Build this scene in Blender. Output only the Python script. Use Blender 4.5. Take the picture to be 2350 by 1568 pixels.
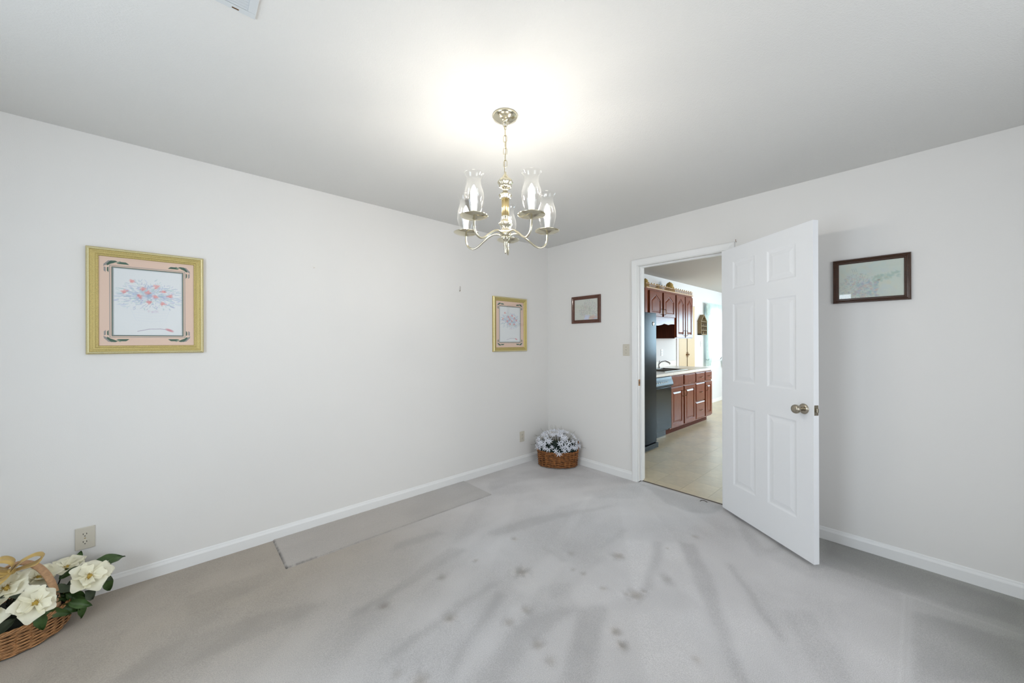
import bpy, math, random
import numpy as np
from mathutils import Vector, Matrix
for o in list(bpy.data.objects): bpy.data.objects.remove(o)
R = math.radians
random.seed(7); rng = np.random.default_rng(7)
S = bpy.context.scene
COL = S.collection

# ---------------------------------------------------------------- camera, sky, window daylight, side fill, exposure
# room axes: x runs along the long left wall towards the far corner, y runs along the door wall, z up (metres)
U0, V0, H = 3.221, 2.9265, 2.44          # door wall plane, left wall plane, ceiling
UW, VW = -1.35, -1.25                     # window wall and fourth wall behind the camera
cam_d = bpy.data.cameras.new('camera'); cam = bpy.data.objects.new('camera', cam_d); COL.objects.link(cam)
F, YAW, CH, ROLL, SY = 839.74, .8358, 1.3307, -.0035, 1.56
cam_d.sensor_width = 36; cam_d.lens = 36 * F / 2350; cam_d.shift_y = SY / 2350; cam_d.clip_start = .02
fw = Vector((math.cos(YAW), math.sin(YAW), 0)); rt = Vector((math.sin(YAW), -math.cos(YAW), 0)); up = Vector((0, 0, 1))
cr, sr = math.cos(ROLL), math.sin(ROLL)
X = rt * cr + up * sr; Y = -rt * sr + up * cr
m = Matrix((X, Y, -fw)).transposed().to_4x4(); m.translation = (0, 0, CH)
cam.matrix_world = m
S.camera = cam

w = bpy.data.worlds.new('sky'); S.world = w; w.use_nodes = True
bg = w.node_tree.nodes['Background']; bg.inputs[0].default_value = (.80, .92, 1, 1); bg.inputs[1].default_value = 1.1

def area(name, loc, rot, sx, sy, power, color):
    l = bpy.data.lights.new(name, 'AREA'); l.shape = 'RECTANGLE'; l.size = sx; l.size_y = sy; l.energy = power; l.color = color
    o = bpy.data.objects.new(name, l); COL.objects.link(o); o.location = loc; o.rotation_euler = rot; return o
# daylight and fill entering through the windows, each lamp stands just outside its opening
area('daylight_dining', (UW - .20, 1.20, 1.32), (R(90), 0, R(-90)), 1.2, 1.6, 37, (.79, .895, 1))
area('side_fill', (1.3, VW - .20, 1.25), (R(90), 0, R(0)), 1.5, 1.4, 27, (.92, .95, 1))  # fill for the door wall and ceiling, at an added unseen window
area('daylight_patio', (10.25, .25, 1.52), (R(90), 0, R(90)), 2.3, 1.05, 140, (.56, .82, 1))
area('kitchen_side_fill', (7.5, -1.50, 1.35), (R(90), 0, R(0)), 2.6, 1.4, 125, (1, .98, .95))  # kitchen fill at an added window, kept out of the cabinet reflections
area('daylight_kitchen', (8.71, 3.25, 1.5), (R(90), 0, R(180)), 1.1, 1.05, 40, (.88, .95, 1))
S.view_settings.view_transform = 'Standard'; S.view_settings.look = 'None'
S.view_settings.exposure = 0.15; S.view_settings.gamma = 1; S.view_settings.use_curve_mapping = False

# ---------------------------------------------------------------- helpers
def lin(c):
    return tuple((v / 255 / 12.92 if v / 255 <= .04045 else ((v / 255 + .055) / 1.055) ** 2.4) for v in c) + (1,)

def mat(name, rgb, rough=.6, metal=0, noise=0, nscale=20, bump=0, bscale=200, spec=.5, attr=None, coat=0, emit=0, sheen=0, stretch=None, trans=0):
    m = bpy.data.materials.new(name); m.use_nodes = True; nt = m.node_tree; N = nt.nodes; L = nt.links
    b = N['Principled BSDF']; c = lin(rgb)
    b.inputs['Base Color'].default_value = c; b.inputs['Roughness'].default_value = rough; b.inputs['Metallic'].default_value = metal
    b.inputs['Specular IOR Level'].default_value = spec; b.inputs['Coat Weight'].default_value = coat; b.inputs['Coat Roughness'].default_value = .08
    b.inputs['Sheen Weight'].default_value = sheen
    tc = N.new('ShaderNodeTexCoord'); mp = N.new('ShaderNodeMapping'); L.new(tc.outputs['Object'], mp.inputs[0])
    if stretch: mp.inputs['Scale'].default_value = stretch
    src = None
    if attr:
        a = N.new('ShaderNodeAttribute'); a.attribute_name = attr; src = a.outputs['Color']
    if noise:
        n = N.new('ShaderNodeTexNoise'); n.inputs['Scale'].default_value = nscale; n.inputs['Detail'].default_value = 4; L.new(mp.outputs[0], n.inputs['Vector'])
        mr = N.new('ShaderNodeMapRange'); mr.inputs[1].default_value = .3; mr.inputs[2].default_value = .7; mr.inputs[3].default_value = 1 - noise; mr.inputs[4].default_value = 1 + noise
        L.new(n.outputs['Fac'], mr.inputs[0])
        mx = N.new('ShaderNodeVectorMath'); mx.operation = 'SCALE'
        if src: L.new(src, mx.inputs[0])
        else: mx.inputs[0].default_value = c[:3]
        L.new(mr.outputs[0], mx.inputs['Scale']); src = mx.outputs[0]
    if src: L.new(src, b.inputs['Base Color'])
    if bump:
        n2 = N.new('ShaderNodeTexNoise'); n2.inputs['Scale'].default_value = bscale; n2.inputs['Detail'].default_value = 3; L.new(mp.outputs[0], n2.inputs['Vector'])
        bp = N.new('ShaderNodeBump'); bp.inputs['Strength'].default_value = bump; bp.inputs['Distance'].default_value = .002
        L.new(n2.outputs['Fac'], bp.inputs['Height']); L.new(bp.outputs[0], b.inputs['Normal'])
    if emit:
        b.inputs['Emission Color'].default_value = c; b.inputs['Emission Strength'].default_value = emit
    if trans:
        tl = N.new('ShaderNodeBsdfTranslucent'); ms = N.new('ShaderNodeMixShader'); ms.inputs[0].default_value = trans
        if src: L.new(src, tl.inputs[0])
        else: tl.inputs[0].default_value = c
        L.new(b.outputs[0], ms.inputs[1]); L.new(tl.outputs[0], ms.inputs[2]); L.new(ms.outputs[0], N['Material Output'].inputs[0])
    return m

def glass_mat(name, tint=(1, 1, 1), gloss=(1, 1, 1), fac=1.0, edge=0.0):
    m = bpy.data.materials.new(name); m.use_nodes = True; nt = m.node_tree; N = nt.nodes; L = nt.links
    N.remove(N['Principled BSDF'])
    t = N.new('ShaderNodeBsdfTransparent'); t.inputs[0].default_value = (*tint, 1)
    g = N.new('ShaderNodeBsdfGlossy'); g.inputs[0].default_value = (*gloss, 1); g.inputs['Roughness'].default_value = .02
    fr = N.new('ShaderNodeLayerWeight'); fr.inputs[0].default_value = .5
    pw_ = N.new('ShaderNodeMath'); pw_.operation = 'POWER'; pw_.inputs[1].default_value = 4.5; L.new(fr.outputs['Facing'], pw_.inputs[0])
    mu = N.new('ShaderNodeMath'); mu.operation = 'MULTIPLY_ADD'; mu.inputs[1].default_value = .6 * fac; mu.inputs[2].default_value = .035 * fac; mu.use_clamp = True
    L.new(pw_.outputs[0], mu.inputs[0])
    ms = N.new('ShaderNodeMixShader'); L.new(mu.outputs[0], ms.inputs[0]); L.new(t.outputs[0], ms.inputs[1]); L.new(g.outputs[0], ms.inputs[2])
    out = ms.outputs[0]
    if edge:   # pale body of the glass, seen where it is looked at edge-on
        d = N.new('ShaderNodeBsdfTranslucent'); d.inputs[0].default_value = (.95, .95, .93, 1)
        lw = N.new('ShaderNodeLayerWeight'); lw.inputs[0].default_value = .35
        m2 = N.new('ShaderNodeMath'); m2.operation = 'MULTIPLY_ADD'; m2.inputs[1].default_value = edge; m2.inputs[2].default_value = .0012; L.new(lw.outputs['Facing'], m2.inputs[0])
        ms2 = N.new('ShaderNodeMixShader'); L.new(m2.outputs[0], ms2.inputs[0]); L.new(out, ms2.inputs[1]); L.new(d.outputs[0], ms2.inputs[2]); out = ms2.outputs[0]
    L.new(out, N['Material Output'].inputs[0])
    return m

class MB:
    """collects polygons; build() links them as one mesh object"""
    def __init__(s): s.v = []; s.f = []
    def add(s, vs, fs, M=None):
        n = len(s.v); s.v += [tuple(M @ Vector(p)) if M else tuple(p) for p in vs]; s.f += [tuple(i + n for i in f) for f in fs]; return s
    def box(s, a, b, M=None):
        (x0, y0, z0), (x1, y1, z1) = a, b
        return s.add([(x0, y0, z0), (x1, y0, z0), (x1, y1, z0), (x0, y1, z0), (x0, y0, z1), (x1, y0, z1), (x1, y1, z1), (x0, y1, z1)],
                     [(0, 3, 2, 1), (4, 5, 6, 7), (0, 1, 5, 4), (1, 2, 6, 5), (2, 3, 7, 6), (3, 0, 4, 7)], M)
    def lathe(s, prof, c=(0, 0, 0), seg=24, M=None, sx=1, sy=1, cap=True, flute=0, nf=10, rmin=.0):
        vs = []; fs = []
        for r, z in prof:
            for k in range(seg):
                a = 2 * math.pi * k / seg; r_ = r * (1 + (flute * math.cos(nf * a) if r > rmin else 0)); vs.append((c[0] + r_ * sx * math.cos(a), c[1] + r_ * sy * math.sin(a), c[2] + z))
        for i in range(len(prof) - 1):
            for k in range(seg):
                k2 = (k + 1) % seg; fs.append((i * seg + k, i * seg + k2, (i + 1) * seg + k2, (i + 1) * seg + k))
        if cap:
            if prof[0][0] > 1e-5: fs.append(tuple(range(seg))[::-1])
            if prof[-1][0] > 1e-5: fs.append(tuple((len(prof) - 1) * seg + k for k in range(seg)))
        return s.add(vs, fs, M)
    def tube(s, path, r, seg=8, closed=False, M=None):
        path = [Vector(p) for p in path]; n = len(path); vs = []; fs = []; prev = None
        for i, p in enumerate(path):
            if closed: t = path[(i + 1) % n] - path[i - 1]
            else: t = path[min(i + 1, n - 1)] - path[max(i - 1, 0)]
            if t.length < 1e-9: t = Vector((0, 0, 1))
            t.normalize()
            if prev is None:
                prev = t.orthogonal().normalized()
            a = (prev - t * prev.dot(t)); a = a.normalized() if a.length > 1e-6 else t.orthogonal().normalized(); prev = a
            b = t.cross(a); rr = r[i] if isinstance(r, (list, tuple)) else r
            for k in range(seg):
                q = 2 * math.pi * k / seg; vs.append(p + a * rr * math.cos(q) + b * rr * math.sin(q))
        for i in range(n if closed else n - 1):
            j = (i + 1) % n
            for k in range(seg):
                k2 = (k + 1) % seg; fs.append((i * seg + k, i * seg + k2, j * seg + k2, j * seg + k))
        if not closed: fs.append(tuple(range(seg))[::-1]); fs.append(tuple((n - 1) * seg + k for k in range(seg)))
        return s.add(vs, fs, M)
    def prism(s, poly, y0, y1, M=None):
        """polygon in x,z extruded along y"""
        n = len(poly)
        vs = [(x, y0, z) for x, z in poly] + [(x, y1, z) for x, z in poly]
        fs = [tuple(range(n)), tuple(range(2 * n - 1, n - 1, -1))] + [(i, i + n, (i + 1) % n + n, (i + 1) % n) for i in range(n)]
        return s.add(vs, fs, M)
    def grid(s, P, M=None):
        """P[i][j] points"""
        a = len(P); b = len(P[0]); vs = [p for row in P for p in row]
        return s.add(vs, [(i * b + j, i * b + j + 1, (i + 1) * b + j + 1, (i + 1) * b + j) for i in range(a - 1) for j in range(b - 1)], M)
    def mesh(s, name, material, smooth=False):
        me = bpy.data.meshes.new(name); me.from_pydata(s.v, [], s.f)
        if isinstance(material, list):
            for mm in material: me.materials.append(mm)
        elif material: me.materials.append(material)
        if smooth: me.polygons.foreach_set('use_smooth', [True] * len(me.polygons))
        me.update(); return me
    def build(s, name, material, parent=None, smooth=False, label=None, kind=None, bevel=0, loc=None):
        o = bpy.data.objects.new(name, s.mesh(name, material, smooth)); COL.objects.link(o)
        if parent: o.parent = parent
        if label: o['label'] = label
        if kind: o['kind'] = kind
        if loc: o.location = loc
        if bevel:
            md = o.modifiers.new('bevel', 'BEVEL'); md.width = bevel; md.segments = 2; md.limit_method = 'ANGLE'; md.angle_limit = R(40)
        return o

def inst(name, me, parent=None, M=None, label=None):
    o = bpy.data.objects.new(name, me); COL.objects.link(o)
    if parent: o.parent = parent
    if M is not None: o.matrix_local = M
    if label: o['label'] = label
    return o

def thing(name, label, cat, loc=(0, 0, 0), rz=0, group=None):
    o = bpy.data.objects.new(name, None); COL.objects.link(o); o.location = loc; o.rotation_euler = (0, 0, rz)
    o['label'] = label; o['category'] = cat
    if group: o['group'] = group
    return o
def tag(o, label, cat, group=None):
    o['label'] = label; o['category'] = cat
    if group: o['group'] = group
    return o
def struct(name, mb, material, label, cat, bevel=0, smooth=False):
    o = mb.build(name, material, None, smooth, label, 'structure', bevel); o['category'] = cat; return o
RZ_U = R(-90)     # local frame of things hung on the door wall (local -y faces the room)

def poly_inset(poly, d):
    n = len(poly); out = []
    for i in range(n):
        p0, p1, p2 = (Vector(poly[i - 1]), Vector(poly[i]), Vector(poly[(i + 1) % n]))
        a = (p1 - p0).normalized(); b = (p2 - p1).normalized()
        na = Vector((-a.y, a.x)); nb = Vector((-b.y, b.x)); k = na + nb; k = k / max(.2, (1 + na.dot(nb)))
        out.append(tuple(p1 + k * d))
    return out
def rings(mb, loops, fill=True, M=None):
    """loops: list of (poly (x,z) counter-clockwise seen from -y, y)"""
    n = len(loops[0][0]); vs = []; fs = []
    for pl, y in loops: vs += [(x, y, z) for x, z in pl]
    for i in range(len(loops) - 1):
        for k in range(n):
            k2 = (k + 1) % n; fs.append((i * n + k, i * n + k2, (i + 1) * n + k2, (i + 1) * n + k))
    if fill: fs.append(tuple((len(loops) - 1) * n + k for k in range(n)))
    mb.add(vs, fs, M)

# ---------------------------------------------------------------- materials
WALL = mat('wall_paint', (230, 228, 225), .85, bump=.12, bscale=260, spec=.2)
CEIL = mat('ceiling_texture', (222, 221, 218), .9, bump=.7, bscale=190, spec=.1)
TRIM = mat('trim_paint', (236, 236, 235), .38, spec=.5)
DOORP = mat('door_paint', (244, 245, 247), .35, bump=.05, bscale=90, spec=.5, stretch=(6, 6, 1))
GOLD = mat('gilt_moulding', (192, 174, 112), .4, metal=.45, noise=.28, nscale=420, bump=.5, bscale=500)
GOLD2 = mat('pale_gilt_edge', (222, 212, 164), .35, metal=.5, noise=.2, nscale=420)
WALNUT = mat('dark_walnut', (64, 38, 22), .3, noise=.25, nscale=30, stretch=(1, 1, 12), coat=.3)
MAHOG = mat('brown_frame_wood', (88, 50, 36), .35, noise=.2, nscale=40, coat=.3)
CHERRY = mat("cherry_cabinet_wood", (114, 58, 34), .24, noise=.18, nscale=9, stretch=(5, 5, .7), coat=0, spec=.22)
CHERRYD = mat('dark_cabinet_wood', (78, 36, 20), .6, noise=.15, nscale=9, stretch=(5, 5, .7), spec=.15)
PAINT = mat('printed_paper', (255, 255, 255), .7, attr='Col')
BRASS = mat('polished_brass', (220, 213, 190), .16, metal=1)
BRASS2 = mat('satin_brass', (196, 178, 134), .34, metal=1)
NICKEL = mat('satin_nickel', (176, 168, 152), .25, metal=1)
OLDBRASS = mat('aged_brass', (126, 92, 58), .35, metal=.9)
CHROME = mat('chrome', (210, 212, 214), .12, metal=1)
SHADE = glass_mat('clear_shade_glass', (.985, .985, .98), fac=.8, edge=.005)
PANE = glass_mat('picture_glass', fac=1.0)
WPANE = glass_mat('window_glass', fac=1.0)
CANDLE = mat('white_candle_sleeve', (250, 248, 242), .5, trans=.4)
BULB = mat('lit_bulb', (255, 249, 240), .4, emit=235)
IVORY = mat('ivory_plastic', (206, 200, 186), .4)
WHITEP = mat('white_plastic', (226, 226, 226), .4)
DARK = mat('dark_slot', (60, 54, 48), .7)
BLACK = mat('black_enamel', (9, 10, 11), .2, spec=.07, bump=.1, bscale=700)
BLACKD = mat('black_grille', (14, 16, 18), .35)
LAMIN = mat('white_laminate', (226, 220, 210), .3, noise=.05, nscale=60)
SINKM = mat('stainless_steel', (150, 148, 142), .28, metal=1)
BASIN = mat('dark_basin', (96, 88, 78), .4, metal=.4)
TILE = mat('cream_vinyl_tile', (206, 192, 164), .32, noise=.06, nscale=16, spec=.4)
TILE2 = mat('pale_vinyl_tile', (200, 187, 161), .32, noise=.06, nscale=16, spec=.4)
GROUT = mat('tile_joint', (134, 120, 98), .95, spec=.05)
BEIGE = mat('tan_door_paint', (202, 178, 138), .5)
STRAW = mat('straw', (186, 158, 92), .7, noise=.25, nscale=120)
GILTR = mat('gilded_rail', (186, 150, 110), .4, metal=.2, noise=.3, nscale=200)
WICK = mat('honey_wicker', (176, 128, 84), .5, noise=.42, nscale=60)
WICKD = mat('red_brown_wicker', (142, 90, 46), .5, noise=.62, nscale=38)
CANE = mat('wrapped_cane', (198, 158, 120), .5, noise=.12, nscale=80)
HOLLOW = mat('basket_inside', (40, 28, 18), .9)
PETAL = mat('magnolia_petal', (252, 248, 226), .55, noise=.05, nscale=30, trans=.25, spec=.3)
PETALW = mat('star_flower_petal', (244, 246, 254), .6, trans=.2)
STAMEN = mat('yellow_stamen', (190, 160, 74), .7, noise=.3, nscale=300)
LEAF = mat('glossy_magnolia_leaf', (58, 84, 38), .38, noise=.35, nscale=25, spec=.5)
LEAFB = mat('grey_green_leaf', (76, 88, 70), .5, noise=.25, nscale=25)
MOSS = mat('dark_stem', (22, 26, 18), .8)
GRASS = mat('blue_green_grass', (30, 52, 48), .6, noise=.4, nscale=60)
TWIG = mat('olive_twig', (96, 92, 62), .7, noise=.3, nscale=60)
SATIN = mat('gold_satin_ribbon', (206, 172, 96), .32, noise=.15, nscale=18, sheen=.4, trans=.15)
TEAL = mat('pale_green_curtain', (212, 228, 224), .8, noise=.10, nscale=14, trans=.45)
SHEER = mat('white_sheer', (238, 244, 246), .8, trans=.75)
VENT = mat('white_enamel_vent', (206, 210, 212), .45)
ORN = mat('weathered_wood', (128, 110, 78), .7, noise=.3, nscale=60)

# ---------------------------------------------------------------- carpet (vacuum strokes and dents are the lie of the pile)
def vnoise1(x, seed):
    r = np.random.default_rng(seed).random(512); i = np.floor(x).astype(int); f = x - i; f = f * f * (3 - 2 * f)
    return r[i % 512] * (1 - f) + r[(i + 1) % 512] * f
def vnoise2(x, y, seed):
    r = np.random.default_rng(seed).random((64, 64)); i = np.floor(x).astype(int); j = np.floor(y).astype(int); f = x - i; g = y - j
    f = f * f * (3 - 2 * f); g = g * g * (3 - 2 * g)
    a = r[i % 64, j % 64]; b = r[(i + 1) % 64, j % 64]; c = r[i % 64, (j + 1) % 64]; d = r[(i + 1) % 64, (j + 1) % 64]
    return (a * (1 - f) + b * f) * (1 - g) + (c * (1 - f) + d * f) * g
def sst(x, a, b):
    t = np.clip((x - a) / (b - a), 0, 1); return t * t * (3 - 2 * t)
# strokes of brushed pile (+ light, - dark) and dents left by furniture feet, in floor metres
STROKES = [
    ([(2.354, 1.19), (2.387, 1.129), (2.08, 1.029), (1.888, 0.961), (1.796, 0.986), (1.887, 1.003)], -1),
    ([(2.455, 1.067), (2.513, 0.983), (2.243, 0.787), (1.996, 0.657), (1.637, 0.441), (1.607, 0.468), (1.935, 0.696), (2.131, 0.844)], -1.1),
    ([(2.448, 0.779), (2.446, 0.744), (2.004, 0.402), (1.949, 0.391), (1.999, 0.435)], -1.2),
    ([(1.47, 1.137), (1.565, 1.104), (1.591, 1.045), (1.493, 1.001), (1.178, 0.859), (1.103, 0.927), (1.389, 1.096)], -1.1),
    ([(1.504, 1.353), (1.619, 1.291), (1.51, 1.228), (1.41, 1.282)], -0.7),
    ([(1.13, 1.271), (1.257, 1.265), (1.412, 1.208), (1.474, 1.152), (1.293, 1.153), (1.148, 1.155), (0.927, 1.087), (0.852, 1.156), (0.91, 1.184)], -0.9),
    ([(1.261, 1.524), (1.282, 1.456), (0.935, 1.336), (0.792, 1.248), (0.75, 1.248), (0.928, 1.355), (1.049, 1.406)], -1),
    ([(1.265, 1.593), (1.329, 1.556), (0.931, 1.514), (0.629, 1.488), (0.615, 1.512), (0.885, 1.556)], -0.9),
    ([(1.288, 2.046), (1.365, 1.946), (0.924, 1.863), (0.683, 1.838), (0.594, 1.837), (0.611, 1.888), (0.802, 1.894)], -0.9),
    ([(1.581, 2.03), (1.996, 1.964), (2.619, 1.664), (2.596, 1.649), (2.005, 1.857), (1.743, 1.898), (1.588, 1.956)], -0.9),
    ([(1.048, 2.325), (1.344, 2.28), (1.379, 2.214), (1.196, 2.22), (0.993, 2.258)], -1),
    ([(1.733, 1.638), (1.763, 1.634), (1.754, 1.426), (1.716, 1.424)], -0.7),
    ([(3.21, 1.778), (3.242, 1.065), (3.042, 1.065), (2.948, 1.194), (2.96, 1.407), (3.108, 1.579)], -1.1),
    ([(3.147, 0.969), (3.156, 0.92), (2.778, 0.653), (2.693, 0.702)], -0.8),
    ([(2.702, 0.694), (2.945, 0.588), (2.84, 0.568), (2.64, 0.669)], -0.8),
    ([(1.981, 1.382), (2.358, 1.422), (2.342, 1.384), (2.034, 1.362)], -0.7),
    ([(2.041, 0.994), (2.082, 0.98), (2.015, 0.887), (1.962, 0.914)], -1),
    ([(2.161, 2.744), (2.741, 2.694), (3.143, 2.4), (3.128, 2.049), (2.953, 2.144), (2.831, 2.392), (2.356, 2.564), (2.039, 2.562)], -0.6),
    ([(2.635, 2.013), (3.219, 1.708), (2.869, 1.589), (2.576, 1.909)], -0.5),
    ([(1.789, 0.993), (2.112, 1.074), (2.331, 1.211), (2.221, 1.312), (1.727, 1.282), (1.495, 1.204), (1.504, 1.106)], 0.8),
    ([(1.356, 1.509), (1.754, 1.561), (1.74, 1.414), (1.508, 1.371), (1.334, 1.369)], 0.7),
    ([(2.382, 1.134), (2.455, 1.067), (2.115, 0.838), (1.948, 0.718), (2.007, 0.894), (2.117, 1.019)], 0.8),
    ([(1.582, 1.018), (1.921, 0.726), (1.573, 0.499), (1.194, 0.844)], 0.45),
    ([(2.463, 0.941), (2.433, 0.78), (1.993, 0.441), (1.65, 0.444), (2.024, 0.667)], 0.35),
    ([(1.225, 1.378), (1.363, 1.343), (1.224, 1.295), (0.983, 1.239), (0.893, 1.211), (0.804, 1.2), (0.789, 1.229), (0.971, 1.303)], 0.5),
    ([(1.46, 1.129), (1.37, 1.082), (1.098, 0.932), (0.948, 1.068), (1.16, 1.144), (1.315, 1.148)], 0.5),
    ([(0.003, 2.586), (0.428, 2.552), (0.449, 2.422), (0.019, 2.367)], -0.6),
    ([(-0.096, 2.234), (0.325, 2.165), (0.569, 2.026), (0.113, 2.013), (-0.112, 2.034), (-0.214, 2.126)], -0.7),
    ([(0.44, 1.983), (0.761, 1.939), (0.356, 1.608), (0.179, 1.769)], 0.5),
    ([(3.252, 0.43), (3.134, -0.358), (2.896, -0.33), (2.839, 0.088), (2.848, 0.397)], -1.0),
    ([(2.675, 0.336), (2.713, 0.069), (2.063, 0.053), (1.938, 0.167)], 0.4),
    ([(2.68, 0.016), (2.769, -0.316), (2.424, -0.276), (2.106, 0.013)], -1.3),
    ([(2.669, 0.621), (2.627, 0.33), (2.549, 0.218), (2.326, 0.465)], 0.5),
    ([(2.212, 0.443), (2.308, 0.356), (1.938, 0.167), (1.838, 0.258)], -0.6),
    ([(-0.442, 2.519), (-0.179, 2.474), (-0.277, 2.184), (-0.455, 2.346)], -0.5),
]
DENTS = [(1.462, 1.546, 0.055, 0.3), (2.018, 1.251, 0.05, 0.26), (1.775, 0.996, 0.05, 0.28), (1.483, 0.935, 0.035, 0.28), (1.435, 0.873, 0.03, 0.34), (0.96, 1.519, 0.04, 0.3), (1.271, 1.311, 0.035, 0.22), (1.157, 1.308, 0.035, 0.2), (1.165, 1.126, 0.035, 0.24), (1.144, 1.031, 0.035, 0.15), (1.093, 1.815, 0.03, 0.24), (0.758, 1.814, 0.035, 0.26), (1.672, 1.831, 0.03, 0.22), (1.332, 1.813, 0.02, 0.24), (1.692, 1.14, 0.025, 0.2), (2.024, 0.943, 0.03, 0.12), (2.609, 1.021, 0.03, 0.18), (1.602, 0.625, 0.03, 0.16), (0.696, 1.319, 0.045, 0.24), (0.641, 1.408, 0.03, 0.12), (1.825, 1.469, 0.03, 0.14), (1.715, 1.292, 0.018, 0.2), (2.325, 1.082, 0.015, 0.2), (1.831, 0.984, 0.02, 0.22), (1.745, 1.032, 0.02, 0.2), (1.699, 1.354, 0.02, 0.14)]
def soft_mask(x, y, poly, dx, blur):
    ins = np.zeros(x.shape, bool); n = len(poly)
    for i in range(n):
        (x0, y0), (x1, y1) = poly[i], poly[(i + 1) % n]
        ins ^= ((y0 > y) != (y1 > y)) & (x < (x1 - x0) * (y - y0) / (y1 - y0 + 1e-12) + x0)
    m = ins.astype(float); k = max(1, int(blur / dx))
    for _ in range(2):
        for ax in (0, 1):
            c = np.cumsum(np.pad(m, [(k + 1, k) if a == ax else (0, 0) for a in (0, 1)]), axis=ax)
            m = (np.take(c, range(2 * k + 1, c.shape[ax]), axis=ax) - np.take(c, range(0, c.shape[ax] - 2 * k - 1), axis=ax)) / (2 * k + 1)
    return m
_cache = {}
def pile(x, y):
    if x.shape in _cache: return _cache[x.shape]
    cx, cy = 3.35, 1.72; th = np.arctan2(y - cy, x - cx) % (2 * np.pi); r = np.hypot(x - cx, y - cy)
    th = th + .03 * (vnoise2(x * 1.3 + 5, y * 1.3, 3) - .5)
    def gate(seed, sc=1.5): return sst(vnoise2(x * sc + seed, y * sc + 3 + seed, seed), .42, .62)
    fan = np.tanh(9 * (vnoise1(th * 12, 1) - .52)) * gate(8, .9) * .6
    a2 = np.arctan2(y - 2.3, x - 3.6) % (2 * np.pi); cut = np.tanh(12 * (vnoise1(a2 * 19 + 40, 4) - .55)) * gate(12, 1.3) * .8
    a3 = (x * .79 + y * .61); b3 = (-x * .61 + y * .79); sw = np.tanh(10 * (vnoise1(b3 * 9 + 50, 14) - .5)) * gate(17, 1.1) * .6 * sst(a3, .3, .9)
    b4 = x * .25 + y * .97; sw2 = np.tanh(8 * (vnoise1(b4 * 8 + 80, 15) - .55)) * gate(23, 1.2) * .5
    str_ = (fan + cut + sw + sw2) * sst(r, .3, .8)
    cloud = (vnoise2(x * 3.2 + 9, y * 3.2, 5) - .5) + .6 * (vnoise2(x * 7, y * 7 + 3, 6) - .5) + .3 * (vnoise2(x * 17, y * 17 + 3, 16) - .5)
    s = 1 + .035 * str_ + .12 * cloud
    wx = x + .020 * (vnoise2(x * 9, y * 9, 51) - .5) + .008 * (vnoise2(x * 40, y * 40, 53) - .5); wy = y + .020 * (vnoise2(x * 9 + 7, y * 9, 52) - .5)
    for poly, a in STROKES: s += (.15 if a < 0 else .11) * a * soft_mask(wx, wy, poly, .011, .009) * (.8 + .5 * (vnoise2(x * 6, y * 6, 54) - .3))
    for dx, dy, rad, k in DENTS:
        an = vnoise2(x * 45, y * 45, 11) * 1.1 + .35
        d = np.hypot(x - dx, (y - dy)) / (rad * an); s = s * (1 - 1.25 * k * np.exp(-d * d * 1.6)) + .05 * np.exp(-((x - dx + rad) ** 2 + (y - dy - rad) ** 2) / (rad * .7) ** 2)
    # light ridges left by a rug's edge near the door wall
    for a in (.050, .022):
        s += .11 * np.exp(-((y - a) / .006) ** 2) * (x < 2.80) * (x > 1.4) * (.6 + .4 * vnoise1(x * 9, 21))
    s += .12 * np.exp(-((x - 2.815) / .007) ** 2) * (y < .06)
    _cache[x.shape] = s
    return s
def carpet(x, y):
    s = pile(x, y)
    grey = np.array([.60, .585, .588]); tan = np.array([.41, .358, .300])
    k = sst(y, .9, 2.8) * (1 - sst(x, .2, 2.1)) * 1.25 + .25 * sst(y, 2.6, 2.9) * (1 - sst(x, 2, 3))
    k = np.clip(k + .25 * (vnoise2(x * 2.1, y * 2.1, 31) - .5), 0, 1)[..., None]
    shade_pile = sst(-y, -.30, .55) * sst(x, 1.6, 2.7); grn = np.array([.21, .215, .18]); kk = (shade_pile * .85)[..., None]  # vignette shade and darker pile, both put into the carpet colour here
    edge = sst(x, 2.6, 3.15) * (1 - sst(y, .3, .9)); kk = np.maximum(kk, (edge * .6)[..., None])  # same painted shade along the door wall
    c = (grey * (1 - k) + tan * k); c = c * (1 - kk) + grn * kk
    b = np.zeros_like(x)
    for dx, dy, rad, kk2 in DENTS: b = np.maximum(b, kk2 * 1.6 * np.exp(-((x - dx) ** 2 + (y - dy) ** 2) / (rad * .6) ** 2))
    c = c * (1 - b[..., None] * np.array([.0, .10, .24]))
    return c * s[..., None]
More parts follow.
